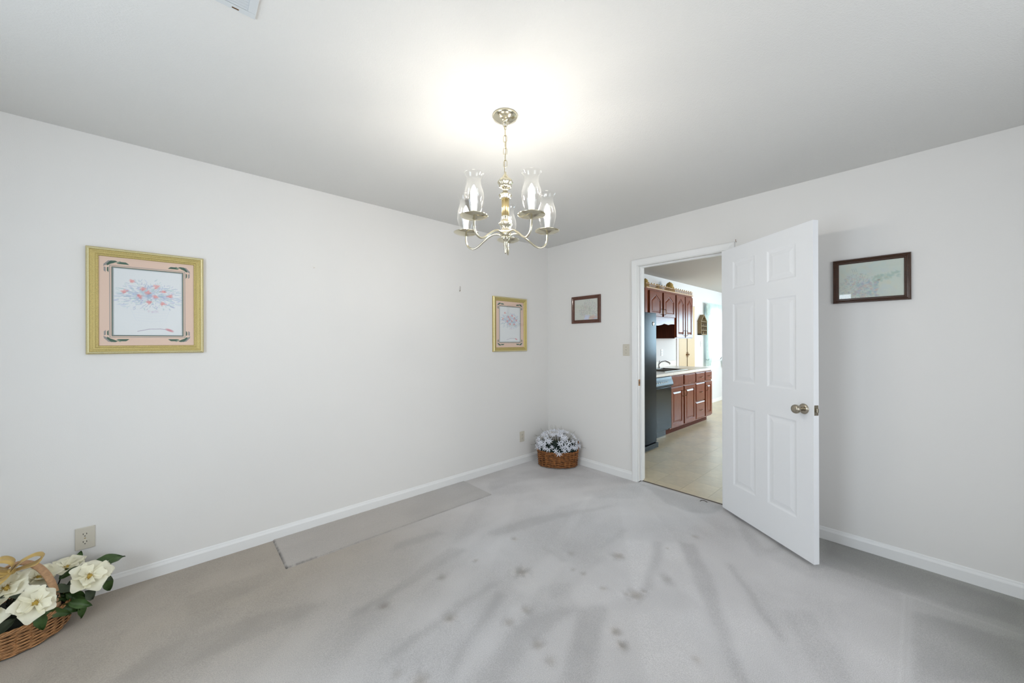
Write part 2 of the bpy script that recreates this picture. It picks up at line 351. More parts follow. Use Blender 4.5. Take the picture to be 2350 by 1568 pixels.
def color_grid(name, xs, ys, colf, hf, material, z=0, hole=None):
    gx, gy = np.meshgrid(xs, ys, indexing='ij'); nx, ny = gx.shape
    co = np.stack([gx, gy, z + hf(gx, gy)], -1).reshape(-1, 3)
    idx = np.arange(nx * ny).reshape(nx, ny)
    q = np.stack([idx[:-1, :-1], idx[1:, :-1], idx[1:, 1:], idx[:-1, 1:]], -1).reshape(-1, 4)
    if hole is not None:
        mx = (gx[:-1, :-1] + gx[1:, 1:]).ravel() / 2; my = (gy[:-1, :-1] + gy[1:, 1:]).ravel() / 2
        q = q[~hole(mx, my)]
    me = bpy.data.meshes.new(name); me.vertices.add(len(co)); me.vertices.foreach_set('co', co.ravel())
    me.loops.add(q.size); me.loops.foreach_set('vertex_index', q.ravel().astype(np.int32))
    me.polygons.add(len(q)); me.polygons.foreach_set('loop_start', np.arange(0, q.size, 4, dtype=np.int32)); me.polygons.foreach_set('loop_total', np.full(len(q), 4, dtype=np.int32))
    me.update(calc_edges=True); me.validate()
    ca = me.color_attributes.new('Col', 'FLOAT_COLOR', 'POINT'); c = np.concatenate([colf(gx, gy).reshape(-1, 3), np.ones((nx * ny, 1))], 1); ca.data.foreach_set('color', c.astype(np.float32).ravel())
    me.materials.append(material); me.polygons.foreach_set('use_smooth', np.ones(len(q), dtype=bool))
    return me
CARPET = mat('grey_cut_pile_carpet', (160, 158, 156), .95, attr='Col', noise=.17, nscale=300, bump=.6, bscale=330, spec=.05, sheen=.25)
PX0, PX1, PY0 = .450, 2.014, 2.492
xs = np.arange(UW, U0 + .060, .011); ys = np.arange(VW, V0 + .005, .011)
def fl_h(x, y):
    h = (pile(x, y) - 1) * .012
    for a, b, lo, hi, ax in ((PX0, .004, PY0, V0, 0), (PX1, .003, PY0, V0, 0), (PY0, .004, PX0, PX1, 1)):
        pass
    return h - .004
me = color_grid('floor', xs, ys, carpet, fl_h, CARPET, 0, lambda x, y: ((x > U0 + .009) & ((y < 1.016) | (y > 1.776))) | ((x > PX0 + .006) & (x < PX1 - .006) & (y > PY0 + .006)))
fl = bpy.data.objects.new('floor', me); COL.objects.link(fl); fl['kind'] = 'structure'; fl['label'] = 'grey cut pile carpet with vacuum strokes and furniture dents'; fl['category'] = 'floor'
def patch_c(x, y):
    s = 1 + .10 * (vnoise2(x * 5, y * 5, 41) - .5) + .06 * (vnoise2(x * 2, y * 14, 42) - .5)
    k = (1 - sst(x, .9, 2.1))[..., None]
    c = np.array([.465, .427, .392]) * k + np.array([.47, .452, .44]) * (1 - k)
    e = .55 * np.exp(-((x - PX0 - .006) / .008) ** 2) * (.4 + vnoise1(y * 60, 43)) + .42 * np.exp(-((y - PY0 - .005) / .0035) ** 2) * (.5 + .7 * vnoise1(x * 30, 44)) + .22 * np.exp(-((x - PX1 + .004) / .004) ** 2)
    e += .35 * np.exp(-((y - PY0 - .01) / .012) ** 2) * (x < .62) * vnoise1(x * 90, 45)
    return c * (s * (1 - np.clip(e, 0, .8)))[..., None]
me = color_grid('carpet_patch', np.arange(PX0, PX1 + .001, .006), np.arange(PY0, V0 + .004, .008), patch_c,
    lambda x, y: .002 - .012 * (np.exp(-((x - PX0) / .006) ** 2) + np.exp(-((y - PY0) / .005) ** 2) + .6 * np.exp(-((x - PX1) / .005) ** 2)) + .0015 * vnoise2(x * 60, y * 60, 46), CARPET, 0)
inst('carpet_patch', me, fl, label='browner strip of carpet let in along the left wall')
MB().box((UW, VW, -.06), (U0 + .06, V0 + .1, -.03)).build('underlay', mat('underlay', (90, 84, 76), .9), fl)

# ---------------------------------------------------------------- room shell
T = .12
def wall_with_opening(name, axis, pos, thick, lo, hi, oa, ob, oz0, oz1, material, label):
    """axis 'x': wall plane x=pos..pos+thick running along y; openings list"""
    mb = MB()
    def bx(a, b, z0, z1):
        if b - a < 1e-4 or z1 - z0 < 1e-4: return
        if axis == 'x': mb.box((min(pos, pos + thick), a, z0), (max(pos, pos + thick), b, z1))
        else: mb.box((a, min(pos, pos + thick), z0), (b, max(pos, pos + thick), z1))
    bx(lo, oa, -.05, H); bx(ob, hi, -.05, H); bx(oa, ob, oz1, H); bx(oa, ob, -.05, oz0)
    return struct(name, mb, material, label, 'wall')
struct('wall_left', MB().box((UW - T, V0, -.05), (U0 + T, V0 + T, H + .02)), WALL, 'long white wall on the left with two gilt pictures', 'wall')
wall_with_opening('wall_right', 'x', U0, T, VW - T, V0, 1.001, 1.791, -.05, 2.065, WALL, 'white wall with the doorway and two brown framed pictures')
wall_with_opening('wall_front', 'x', UW - T, T, VW - T, V0, .64, 1.76, .50, 2.12, WALL, 'white window wall behind the viewer')
wall_with_opening('wall_back', 'y', VW - T, T, UW, U0, .6, 2.0, .55, 2.1, WALL, 'white wall opposite the long picture wall')
struct('ceiling', MB().box((UW - T, VW - T, H), (U0 + T, V0 + T, H + .1)), CEIL, 'white stippled dining room ceiling', 'ceiling')

def baseboard(name, a, b, axis, face, sign, label, mt=TRIM):
    """profiled board: flat face with a small ogee on top"""
    prof = [(0, 0), (.012, 0), (.012, .058), (.010, .064), (.007, .070), (.005, .078), (0, .082)]
    n = len(prof); vs = []
    for e in (a, b):
        for d, z in prof:
            vs.append((e, face + sign * d, z - .004) if axis == 'y' else (face + sign * d, e, z - .004))
    fs = [(i, i + 1, n + i + 1, n + i) for i in range(n - 1)] + [tuple(range(n)), tuple(range(2 * n - 1, n - 1, -1))]
    mb = MB(); mb.add(vs, fs); return struct(name, mb, mt, label, 'baseboard')
baseboard('baseboard_left', UW, U0, 'y', V0, -1, 'white baseboard along the long left wall')
baseboard('baseboard_right_1', 1.832, V0, 'x', U0, -1, 'short white baseboard between the corner and the doorway').name = 'baseboard_far'
baseboard('baseboard_right', VW, .955, 'x', U0, -1, 'white baseboard to the right of the open door')
baseboard('baseboard_front', VW, V0, 'x', UW, 1, 'white baseboard under the window behind the viewer')
baseboard('baseboard_back', UW, U0, 'y', VW, 1, 'white baseboard along the wall opposite the pictures')

# windows behind the camera, daylight comes through the first, the second is added for fill
def window(name, loc, rz, wd, z0, z1, label, panes=(2, 3)):
    r = thing(name, label, 'window', loc, rz); r['kind'] = 'structure'
    f = MB(); c = .05
    f.box((0, 0, z0), (c, .08, z1)).box((wd - c, 0, z0), (wd, .08, z1)).box((c, 0, z0), (wd - c, .08, z0 + c)).box((c, 0, z1 - c), (wd - c, .08, z1)).box((c, .02, (z0 + z1) / 2 - .02), (wd - c, .07, (z0 + z1) / 2 + .02))
    f.build('window_frame', TRIM, r)
    MB().box((-.04, -.05, z0 - .03), (wd + .04, .05, z0)).build('window_sill', TRIM, r)
    cs = MB(); cs.box((-.06, -.014, z0 - .03), (0, 0, z1 + .06)).box((wd, -.014, z0 - .03), (wd + .06, 0, z1 + .06)).box((0, -.014, z1), (wd, 0, z1 + .06)); cs.build('window_casing', TRIM, r)
    for a, b in ((z0 + c, (z0 + z1) / 2 - .02), ((z0 + z1) / 2 + .02, z1 - c)):
        MB().box((c, .04, a), (wd - c, .044, b)).build('pane', WPANE, r)
    return r
window('window_1', (UW, .64, 0), R(90), 1.12, .50, 2.12, 'white sash window behind the viewer')
window('added_window_2', (2.0, VW, 0), R(180), 1.4, .55, 2.1, 'added unseen white sash window in the wall opposite the pictures')

# ---------------------------------------------------------------- doorway: jamb, casing
mb = MB()
mb.box((U0 - .001, 1.776, 0), (U0 + T + .001, 1.791, 2.05)).box((U0 - .001, 1.001, 0), (U0 + T + .001, 1.016, 2.05)).box((U0 - .001, 1.001, 2.05), (U0 + T + .001, 1.791, 2.065))
mb.box((U0 + .04, 1.763, 0), (U0 + .075, 1.776, 2.05)).box((U0 + .04, 1.016, 0), (U0 + .075, 1.029, 2.05)).box((U0 + .04, 1.029, 2.037), (U0 + .075, 1.763, 2.05))
struct('trim_1', mb, TRIM, 'white door jamb with its stop lining the doorway', 'trim', bevel=.001)
def casing(name, x, sgn, label):
    prof = [(0, 0), (0, .010), (.012, .013), (.030, .016), (.046, .018), (.052, .016), (.056, .012), (.056, 0)]   # across width from the opening, thickness
    oy0, oy1, oz = 1.010, 1.782, 2.056
    mb = MB(); n = len(prof); vs = []
    for (yy, zz, oy, ozz) in ((oy1, -.004, 1, 0), (oy1, oz, 1, 1), (oy0, oz, -1, 1), (oy0, -.004, -1, 0)):
        for wdt, th in prof: vs.append((x - sgn * th, yy + oy * wdt, zz + ozz * wdt))
    fs = []
    for s_ in range(3):
        for i in range(n - 1): fs.append((s_ * n + i, s_ * n + i + 1, (s_ + 1) * n + i + 1, (s_ + 1) * n + i))
    mb.add(vs, fs); return struct(name, mb, TRIM, label, 'trim')
casing('trim_2', U0, 1, 'white moulded casing around the doorway')
casing('trim_3', U0 + T, -1, 'white casing around the doorway, kitchen side')
struct('trim_4', MB().box((U0 + .054, 1.016, -.006), (U0 + .060, 1.776, .002)), mat('threshold_strip', (92, 80, 70), .5, metal=.3), 'thin metal strip where carpet meets tile', 'trim')
sp = thing('strike_plate', 'small aged brass strike plate on the left door jamb', 'strike plate', (U0 + .018, 1.776, .941))
MB().box((-.014, -.0025, -.03), (.014, 0, .03)).build('plate', OLDBRASS, sp, bevel=.0008)
MB().box((-.006, -.003, -.012), (.006, -.0022, .012)).build('latch_hole', DARK, sp)

# ---------------------------------------------------------------- open six panel door
DW, DH, DT = .762, 2.025, .035
door = thing('door_1', 'white six panel interior door standing open', 'door', (3.180, 1.036, .018), math.atan2(-.8255, -.564)); door['kind'] = 'structure'
# local x runs from hinge to free edge; with this rotation local +y points away from the viewer side, so the seen face is y=0 with the slab behind it
CX = [0, .118, .330, .433, .650, DW]; CZ = [0, .222, .824, 1.007, 1.600, 1.708, 1.920, DH]
mb = MB()
def cell_faces(mb, face_y, d):
    for i in range(5):
        for j in range(7):
            x0, x1, z0, z1 = CX[i], CX[i + 1], CZ[j], CZ[j + 1]; pl = [(x0, z0), (x1, z0), (x1, z1), (x0, z1)]
            if i in (1, 3) and j in (1, 3, 5):
                rings(mb, [(pl, face_y), (poly_inset(pl, .004), face_y + d * .0015), (poly_inset(pl, .010), face_y + d * .0045), (poly_inset(pl, .014), face_y + d * .0055)])
            else: rings(mb, [(pl, face_y)])
SGN = 1     # slab lies on local -y side or +y side, chosen so the seen face looks at the room
cell_faces(mb, 0, SGN); cell_faces(mb, SGN * DT, -SGN)
y1 = SGN * DT
mb.add([(0, 0, 0), (DW, 0, 0), (DW, 0, DH), (0, 0, DH), (0, y1, 0), (DW, y1, 0), (DW, y1, DH), (0, y1, DH)], [(0, 1, 5, 4), (1, 2, 6, 5), (2, 3, 7, 6), (3, 0, 4, 7)])
mb.build('door_leaf', DOORP, door)
for i in (1, 3):
    for j in (1, 3, 5):
        for fy, d in ((0, SGN), (SGN * DT, -SGN)):
            pl = [(CX[i], CZ[j]), (CX[i + 1], CZ[j]), (CX[i + 1], CZ[j + 1]), (CX[i], CZ[j + 1])]
            p = MB(); rings(p, [(poly_inset(pl, .022), fy + d * .0060), (poly_inset(pl, .024), fy + d * .0050), (poly_inset(pl, .046), fy + d * .0015), (poly_inset(pl, .048), fy + d * .0015)])
            p.build('door_panel', DOORP, door)
for side in (0,):
    M = Matrix.Translation((.702, 0 if side == 0 else SGN * DT, .905)) @ Matrix.Rotation(R(-90 if side == 0 else 90) * (-1 if SGN < 0 else 1) * -1, 4, 'X')
    # axis points out of the face
    k = MB(); k.lathe([(.0, 0), (.031, 0), (.032, .003), (.030, .007), (.022, .011), (.014, .013)], seg=32, M=M); rose = k.build('door_rose', NICKEL, door, smooth=True)
    k = MB(); k.lathe([(.012, .011), (.0105, .03), (.012, .036), (.022, .042), (.0265, .050), (.0275, .058), (.025, .066), (.018, .0705), (.010, .0715), (0, .0718)], seg=32, M=M); k.build('door_knob', NICKEL, door, smooth=True)
k = MB(); k.box((DW - .0005, SGN * .004, .875), (DW + .0015, SGN * (DT - .004), .935)); k.build('latch_plate', NICKEL, door)
k = MB(); k.box((DW + .001, SGN * .011, .893), (DW + .011, SGN * .024, .917)); k.build('latch_bolt', NICKEL, door, bevel=.002)
for z in (.18, 1.0, 1.80):
    h = MB(); h.lathe([(.006, -.045), (.0065, -.043), (.0065, .043), (.006, .045)], c=(.010, SGN * (DT + .004), z), seg=12); h.build('hinge', TRIM, door)

# ---------------------------------------------------------------- pictures
def canvas(nx, nz, base): return np.ones((nx, nz, 3)) * np.array(base)
def stroke(c, W, Hh, pts, wid, col, a):
    nx, nz = c.shape[:2]; pts = np.array(pts)
    for (x0, z0), (x1, z1) in zip(pts[:-1], pts[1:]):
        L = math.hypot(x1 - x0, z1 - z0); n = max(2, int(L / (W / nx) * 1.2))
        for t in np.linspace(0, 1, n):
            blob(c, W, Hh, x0 + (x1 - x0) * t, z0 + (z1 - z0) * t, wid, wid, col, a)
def blob(c, W, Hh, x, z, rx, rz, col, a, ang=0):
    nx, nz = c.shape[:2]; R_ = max(rx, rz) * 1.6
    i0, i1 = int(max(0, (x - R_) / W * nx)), int(min(nx, (x + R_) / W * nx + 2)); j0, j1 = int(max(0, (z - R_) / Hh * nz)), int(min(nz, (z + R_) / Hh * nz + 2))
    if i1 <= i0 or j1 <= j0: return
    gx, gz = np.meshgrid((np.arange(i0, i1) + .5) / nx * W - x, (np.arange(j0, j1) + .5) / nz * Hh - z, indexing='ij')
    ca, sa = math.cos(ang), math.sin(ang); u = (gx * ca + gz * sa) / rx; v = (-gx * sa + gz * ca) / rz
    k = (a * np.clip(1.25 - (u * u + v * v), 0, 1))[..., None]
    c[i0:i1, j0:j1] = c[i0:i1, j0:j1] * (1 - k) + np.array(lin(col)[:3]) * k
def polyfill(c, W, Hh, poly, col, a=1):
    nx, nz = c.shape[:2]; gx, gz = np.meshgrid((np.arange(nx) + .5) / nx * W, (np.arange(nz) + .5) / nz * Hh, indexing='ij'); ins = np.zeros((nx, nz), bool)
    n = len(poly)
    for i in range(n):
        x0, z0 = poly[i]; x1, z1 = poly[(i + 1) % n]
        with np.errstate(divide='ignore', invalid='ignore'):
            t = ((z0 > gz) != (z1 > gz)) & (gx < (x1 - x0) * (gz - z0) / (z1 - z0 + 1e-12) + x0)
        ins ^= t
    c[ins] = c[ins] * (1 - a) + np.array(lin(col)[:3]) * a
def canvas_mesh(name, c, W, Hh, x0, z0, y, hole=None):
    nx, nz = c.shape[:2]
    me = color_grid(name, np.linspace(0, W, nx), np.linspace(0, Hh, nz), lambda a, b: c, lambda a, b: a * 0, PAINT, 0, hole)
    co = np.empty(len(me.vertices) * 3); me.vertices.foreach_get('co', co); co = co.reshape(-1, 3)
    out = np.stack([co[:, 0] + x0, np.full(len(co), y), co[:, 1] + z0], 1); me.vertices.foreach_set('co', out.ravel()); me.update(); return me
def bouquet(c, W, Hh, cx, cz, sx, sz, nf, reds, blues, seed, fr=.02, dens=1.0, al=.34):
    r = random.Random(seed)
    for k in range(int(150 * dens)):
        a = r.uniform(-.15, math.pi + .15); L = r.uniform(.35, 1.05); x1 = cx + math.cos(a) * sx * L; z1 = cz + math.sin(a) * sz * L * .9 + r.uniform(-.25, .1) * sz
        x0 = cx + (x1 - cx) * r.uniform(.35, .8); z0 = cz + (z1 - cz) * r.uniform(.3, .8)
        stroke(c, W, Hh, [(x0, z0), ((x0 + x1) / 2, (z0 + z1) / 2 + r.uniform(-.01, .01)), (x1, z1)], W * .006, r.choice(blues), al)
    for k in range(int(60 * dens)):
        x, z = cx + r.gauss(0, .5) * sx, cz + abs(r.gauss(.1, .4)) * sz; blob(c, W, Hh, x, z, W * .03, W * .012, r.choice(blues), al, r.uniform(0, 3))
    for k in range(nf):
        a = r.uniform(0, math.pi); L = r.uniform(0, .85); x = cx + math.cos(a) * sx * L; z = cz + math.sin(a) * sz * L * .85
        for q in range(9):
            aa = r.uniform(0, 6.3); blob(c, W, Hh, x + math.cos(aa) * fr * .5, z + math.sin(aa) * fr * .35, fr * .6, fr * .38, r.choice(reds), .42, aa)
        blob(c, W, Hh, x, z, fr * .25, fr * .2, (236, 170, 165), .6)
def vase(c, W, Hh, cx, zt, w_, h_, col, a):
    for k in range(5):
        z = zt - h_ * k / 4; ww = w_ * (1 - .25 * k / 4); stroke(c, W, Hh, [(cx - ww, z), (cx, z - .008), (cx + ww, z)], W * .004, col, a)
    stroke(c, W, Hh, [(cx - w_, zt), (cx - w_ * .75, zt - h_)], W * .004, col, a); stroke(c, W, Hh, [(cx + w_, zt), (cx + w_ * .75, zt - h_)], W * .004, col, a)

def frame_mesh(W, Hh, prof):
    """prof: list of (distance in from outer edge, depth towards the room); swept with mitres"""
    mb = MB(); n = len(prof); vs = []
    for sx, sz in ((0, 0), (1, 0), (1, 1), (0, 1)):
        for d, y in prof: vs.append((d if sx == 0 else W - d, -y, d if sz == 0 else Hh - d))
    fs = []
    for s_ in range(4):
        t = (s_ + 1) % 4
        for i in range(n - 1): fs.append((s_ * n + i, t * n + i, t * n + i + 1, s_ * n + i + 1))
    mb.add(vs, fs); return mb

def gilt_picture(name, label, loc, W, Hh, seed, big):
    t = thing(name, label, 'picture', loc, 0, 'gilt framed floral prints on the left wall')
    f = frame_mesh(W, Hh, [(0, 0), (0, .014), (.003, .018), (.012, .024), (.016, .020), (.020, .020), (.026, .017), (.032, .017), (.037, .013), (.041, .013), (.045, .009), (.045, .002)])
    f.build('frame', GOLD, t)
    e = frame_mesh(W, Hh, [(.0025, .0182), (.008, .0232), (.0105, .0242), (.0125, .0242)]); e.build('frame_bead', GOLD2, t)
    iw, ih = W - .088, Hh - .088; mw = .083     # mat opening
    nx, nz = (260, 330); c = canvas(nx, nz, lin((232, 204, 186))[:3])
    a0, a1, b0, b1 = .0465, iw - .0465, .052, ih - .052
    for (d, col) in ((-.006, (150, 146, 142)), (-.0035, (232, 204, 186)), (.0, (70, 96, 86)), (.003, (140, 150, 146))):
        polyfill(c, iw, ih, [(a0 + d, b0 + d), (a1 - d, b0 + d), (a1 - d, b1 - d), (a0 + d, b1 - d)], col)
    g, g2, gr = (62, 98, 82), (128, 148, 128), (152, 148, 146)
    for sx in (0, 1):
        for sz in (0, 1):
            fx = lambda x: x if sx == 0 else iw - x
            fz = lambda z: z if sz == 0 else ih - z
            def pf(pts, col): polyfill(c, iw, ih, [(fx(x), fz(z)) for x, z in pts], col)
            o = a0 - .029; q = b0 - .030
            pf([(o, q + .032), (o + .012, q + .024), (o + .050, q + .004), (o + .040, q - .002), (o + .018, q), (o + .002, q + .020)], gr)
            pf([(o + .014, q + .028), (o + .026, q + .018), (o + .054, q + .003), (o + .044, q - .002), (o + .026, q + .001), (o + .012, q + .018)], g)
            pf([(o + .050, q + .015), (o + .060, q + .003), (o + .084, q + .003), (o + .098, q + .015)], g)
            pf([(o + .046, q + .012), (o + .058, q), (o + .066, q), (o + .056, q + .012)], g2)
            pf([(o + .001, q + .034), (o + .009, q + .038), (o + .009, q + .064), (o + .001, q + .056)], gr)
            pf([(o + .013, q + .038), (o + .020, q + .034), (o + .020, q + .064), (o + .013, q + .056)], g)
    me = canvas_mesh('mat_board', c, iw, ih, .044, .044, -.006, lambda x, y: (x > a0 + .006) & (x < a1 - .006) & (y > b0 + .006) & (y < b1 - .006))
    inst('mat_board', me, t)
    pw, ph = a1 - a0, b1 - b0; c = canvas(200, 250, lin((232, 235, 236))[:3])
    reds = [(226, 138, 140), (214, 116, 122), (232, 160, 158)]; blues = [(168, 178, 214), (176, 190, 222), (150, 160, 198), (172, 206, 206), (160, 196, 200)]
    rq = random.Random(seed)
    for q_ in range(420):
        a = rq.uniform(0, 6.283); L = rq.uniform(.25, 1.0); x1 = pw * (.5 + .46 * math.cos(a) * L); z1 = ph * (.63 + .22 * math.sin(a) * L - .05 * L * abs(math.cos(a))); ln = rq.uniform(.008, .028); a2 = a + rq.uniform(-.6, .6)
        stroke(c, pw, ph, [(x1, z1), (x1 + math.cos(a2) * ln * .6, z1 + math.sin(a2) * ln * .35), (x1 + math.cos(a2) * ln, z1 + math.sin(a2) * ln * .5)], .0016, rq.choice(blues), .34 if big else .45)
    for q_ in range(120):
        a = rq.uniform(0, 6.283); L = rq.uniform(0, .75); blob(c, pw, ph, pw * (.5 + .42 * math.cos(a) * L), ph * (.62 + .18 * math.sin(a) * L), .011, .005, rq.choice(blues), .28, rq.uniform(0, 3))
    for fx_, fz_ in ((.27, .81), (.60, .75), (.42, .71), (.48, .65), (.70, .68), (.17, .65), (.37, .59), (.59, .60), (.79, .62), (.50, .51), (.70, .50)):
        for q_ in range(16):
            aa = rq.uniform(0, 6.3); rr_ = rq.uniform(0, 1); blob(c, pw, ph, pw * fx_ + math.cos(aa) * .012 * rr_, ph * fz_ + math.sin(aa) * .010 * rr_, .0075, .0045, rq.choice(reds + [(236, 176, 170)]), .40, aa)
        blob(c, pw, ph, pw * fx_, ph * fz_, .005, .003, (240, 190, 186), .6)
    vase(c, pw, ph, pw * .52, ph * .40, pw * .27, ph * .16, (212, 219, 232), .22)
    for q_ in range(14): blob(c, pw, ph, pw * (.46 + .16 * rq.random()), ph * (.36 + .03 * rq.random()), .006, .0025, rq.choice(((206, 190, 214), (214, 196, 206))), .35, rq.uniform(0, 3))
    stroke(c, pw, ph, [(pw * .34, ph * .075), (pw * .5, ph * .11), (pw * .66, ph * .115), (pw * .78, ph * .10)], .0018, (160, 140, 170), .5)
    for k in range(6): blob(c, pw, ph, pw * (.76 + .012 * k), ph * (.105 - .004 * k), .012, .007, (214, 140, 150), .45, -.5)
    inst('print', canvas_mesh('print', c, pw, ph, .044 + a0, .044 + b0, -.0035), t)
    MB().box((.04, -.0098, .04), (W - .04, -.0088, Hh - .04)).build('glass', PANE, t)
    MB().box((.01, -.0015, .01), (W - .01, -.0002, Hh - .01)).build('backing', mat('backing_board', (120, 100, 80), .9), t)
    return t
gilt_picture('framed_picture', 'gilt framed print of red flowers with peach mat, nearest on the left wall', (-.370, V0, 1.275), .471, .570, 3, True)
gilt_picture('framed_picture', 'gilt framed floral print with peach mat beside the room corner', (2.373, V0, 1.232), .484, .576, 9, False)

def wood_picture(name, label, loc, W, Hh, material, prof, seed, style):
    t = thing(name, label, 'picture', loc, RZ_U)
    frame_mesh(W, Hh, prof).build('frame', material, t)
    d = prof[-1][0]; pw, ph = W - 2 * d + .004, Hh - 2 * d + .004
    if style == 'wide':
        c = canvas(220, 150, lin((206, 214, 204))[:3]); r = random.Random(seed)
        for k in range(70): blob(c, pw, ph, r.uniform(.05, .9) * pw, r.uniform(.1, .95) * ph, r.uniform(.01, .04), r.uniform(.008, .02), r.choice([(198, 214, 208), (212, 210, 190), (196, 208, 212)]), .3, r.uniform(0, 3))
        for k in range(420):
            a = r.uniform(0, 6.283); L = r.random() ** .6; x = pw * (.32 + .30 * math.cos(a) * L); z = ph * (.34 + .34 * math.sin(a) * L); a2 = a + r.uniform(-.8, .8); ln = r.uniform(.003, .010)
            stroke(c, pw, ph, [(x, z), (x + math.cos(a2) * ln, z + math.sin(a2) * ln)], .0017, r.choice([(160, 174, 186), (178, 162, 176), (150, 178, 180), (188, 172, 168), (160, 186, 176), (200, 190, 176)]), .34)
        for k in range(70):
            x = pw * r.uniform(.1, .55); z = ph * r.uniform(.1, .6); blob(c, pw, ph, x, z, .007, .004, r.choice([(214, 190, 186), (190, 200, 216), (210, 206, 180), (186, 206, 200)]), .4, r.uniform(0, 3))
        for k in range(90):
            x = pw * r.uniform(.25, .62); z = ph * r.uniform(.04, .45); blob(c, pw, ph, x, z, .012, .006, r.choice([(150, 190, 188), (150, 172, 196), (190, 178, 190), (206, 176, 166)]), .35, r.uniform(0, 3))
        for k in range(60):
            x = pw * r.uniform(.55, .92); z = ph * (.50 + .28 * (x / pw - .55)) + r.uniform(-.02, .02); blob(c, pw, ph, x, z, .012, .006, r.choice([(168, 192, 178), (178, 188, 170), (160, 190, 186)]), .35, r.uniform(0, 3))
        for x in (.24, .27, .30): stroke(c, pw, ph, [(pw * x, ph * .74), (pw * (x - .022), ph * (.84 + .1 * (x - .24)))], .0012, (140, 150, 150), .35)
        blob(c, pw, ph, pw * .63, ph * .47, .008, .006, (140, 130, 122), .6)
    else:
        c = canvas(150, 130, lin((214, 216, 208))[:3]); r = random.Random(seed)
        for k in range(420):
            a = r.uniform(-.2, 3.4); L = r.random() ** .55; x = pw * (.62 + .40 * math.cos(a) * L); z = ph * (.30 + .62 * math.sin(a) * L); a2 = a + r.uniform(-.7, .7); ln = r.uniform(.004, .014)
            stroke(c, pw, ph, [(x, z), (x + math.cos(a2) * ln, z + math.sin(a2) * ln)], .0015, r.choice([(150, 156, 162), (166, 172, 168), (172, 160, 172), (150, 168, 166), (130, 130, 142)]), .55)
        for k in range(60):
            x = pw * r.uniform(.35, .92); z = ph * r.uniform(.2, .8); blob(c, pw, ph, x, z, .008, .006, r.choice([(216, 198, 196), (208, 190, 200), (200, 208, 200)]), .45, r.uniform(0, 3))
        for k in range(24): blob(c, pw, ph, pw * r.uniform(.45, .95), ph * r.uniform(.02, .2), .02, .012, r.choice([(220, 170, 148), (206, 168, 160), (160, 176, 208)]), .35)
        for k in range(16): blob(c, pw, ph, pw * r.uniform(.46, .62), ph * r.uniform(.02, .18), .018, .02, (214, 222, 240), .4)
    inst('print', canvas_mesh('print', c, pw, ph, d - .002, d - .002, -.004), t)
    MB().box((d - .003, -.0072, d - .003), (W - d + .003, -.0062, Hh - d + .003)).build('glass', PANE, t)
    MB().box((.006, -.0015, .006), (W - .006, -.0002, Hh - .006)).build('backing', BRASS2 and mat('backing_board', (96, 76, 60), .9), t)
    return t
wood_picture('framed_picture', 'small dark brown framed flower sketch between the corner and the doorway', (U0, 2.563, 1.532), .374, .292, MAHOG,
    [(0, 0), (0, .014), (.003, .017), (.012, .017), (.018, .013), (.032, .010), (.036, .010), (.036, .003)], 5, 'small')
wood_picture('framed_picture', 'wide dark walnut framed garden print to the right of the open door', (U0, .372, 1.577), .351, .281, WALNUT,
    [(0, 0), (0, .016), (.003, .020), (.006, .020), (.008, .017), (.011, .018), (.014, .015), (.017, .016), (.020, .012), (.024, .012), (.027, .008), (.029, .008), (.029, .003)], 6, 'wide')

# ---------------------------------------------------------------- outlets, switches, nails
def outlet(label, loc, rz, material=IVORY, s=1.0):
    t = thing('wall_outlet', label, 'outlet', loc, rz)
    MB().box((-.035, -.006, -.057), (.035, 0, .057)).build('cover_plate', material, t, bevel=.003)
    for z in (-.020, .020):
        k = MB(); k.lathe([(0, 0), (.0165, 0), (.0165, .002), (0, .002)], seg=24, M=Matrix.Translation((0, -.0058, z)) @ Matrix.Rotation(R(90), 4, 'X') @ Matrix.Diagonal((1, .82, 1, 1))); rc = k.build('receptacle', material, t)
        k = MB()
        for x in (-.006, .006): k.box((x - .0012, -.0084, z - .001), (x + .0012, -.0076, z + .007))
        k.box((-.0022, -.0084, z - .010), (.0022, -.0076, z - .006)); k.build('slots', DARK, rc)
    MB().lathe([(0, 0), (.003, 0), (.003, .001), (0, .001)], seg=12, M=Matrix.Translation((0, -.006, 0)) @ Matrix.Rotation(R(90), 4, 'X')).build('screw', BRASS2, t)
    return t
outlet('ivory duplex outlet above the magnolia basket', (-.376, V0, .313), 0)
outlet('grey duplex outlet low on the left wall near the corner', (2.787, V0, .289), 0)
def switch(label, loc, rz, material=WHITEP):
    t = thing('light_switch', label, 'light switch', loc, rz)
    MB().box((-.035, -.006, -.057), (.035, 0, .057)).build('cover_plate', material, t, bevel=.003)
    k = MB(); k.prism([(-.004, -.009), (.004, -.009), (.004, .009), (-.004, .009)], -.009, -.005); k.box((-.003, -.018, .000), (.003, -.006, .007)); k.build('toggle', material, t)
    for z in (-.03, .03): MB().lathe([(0, 0), (.0028, 0), (.0028, .001), (0, .001)], seg=10, M=Matrix.Translation((0, -.006, z)) @ Matrix.Rotation(R(90), 4, 'X')).build('screw', DARK, t)
    return t
switch('ivory toggle light switch left of the doorway', (U0, 1.900, 1.250), RZ_U, IVORY)

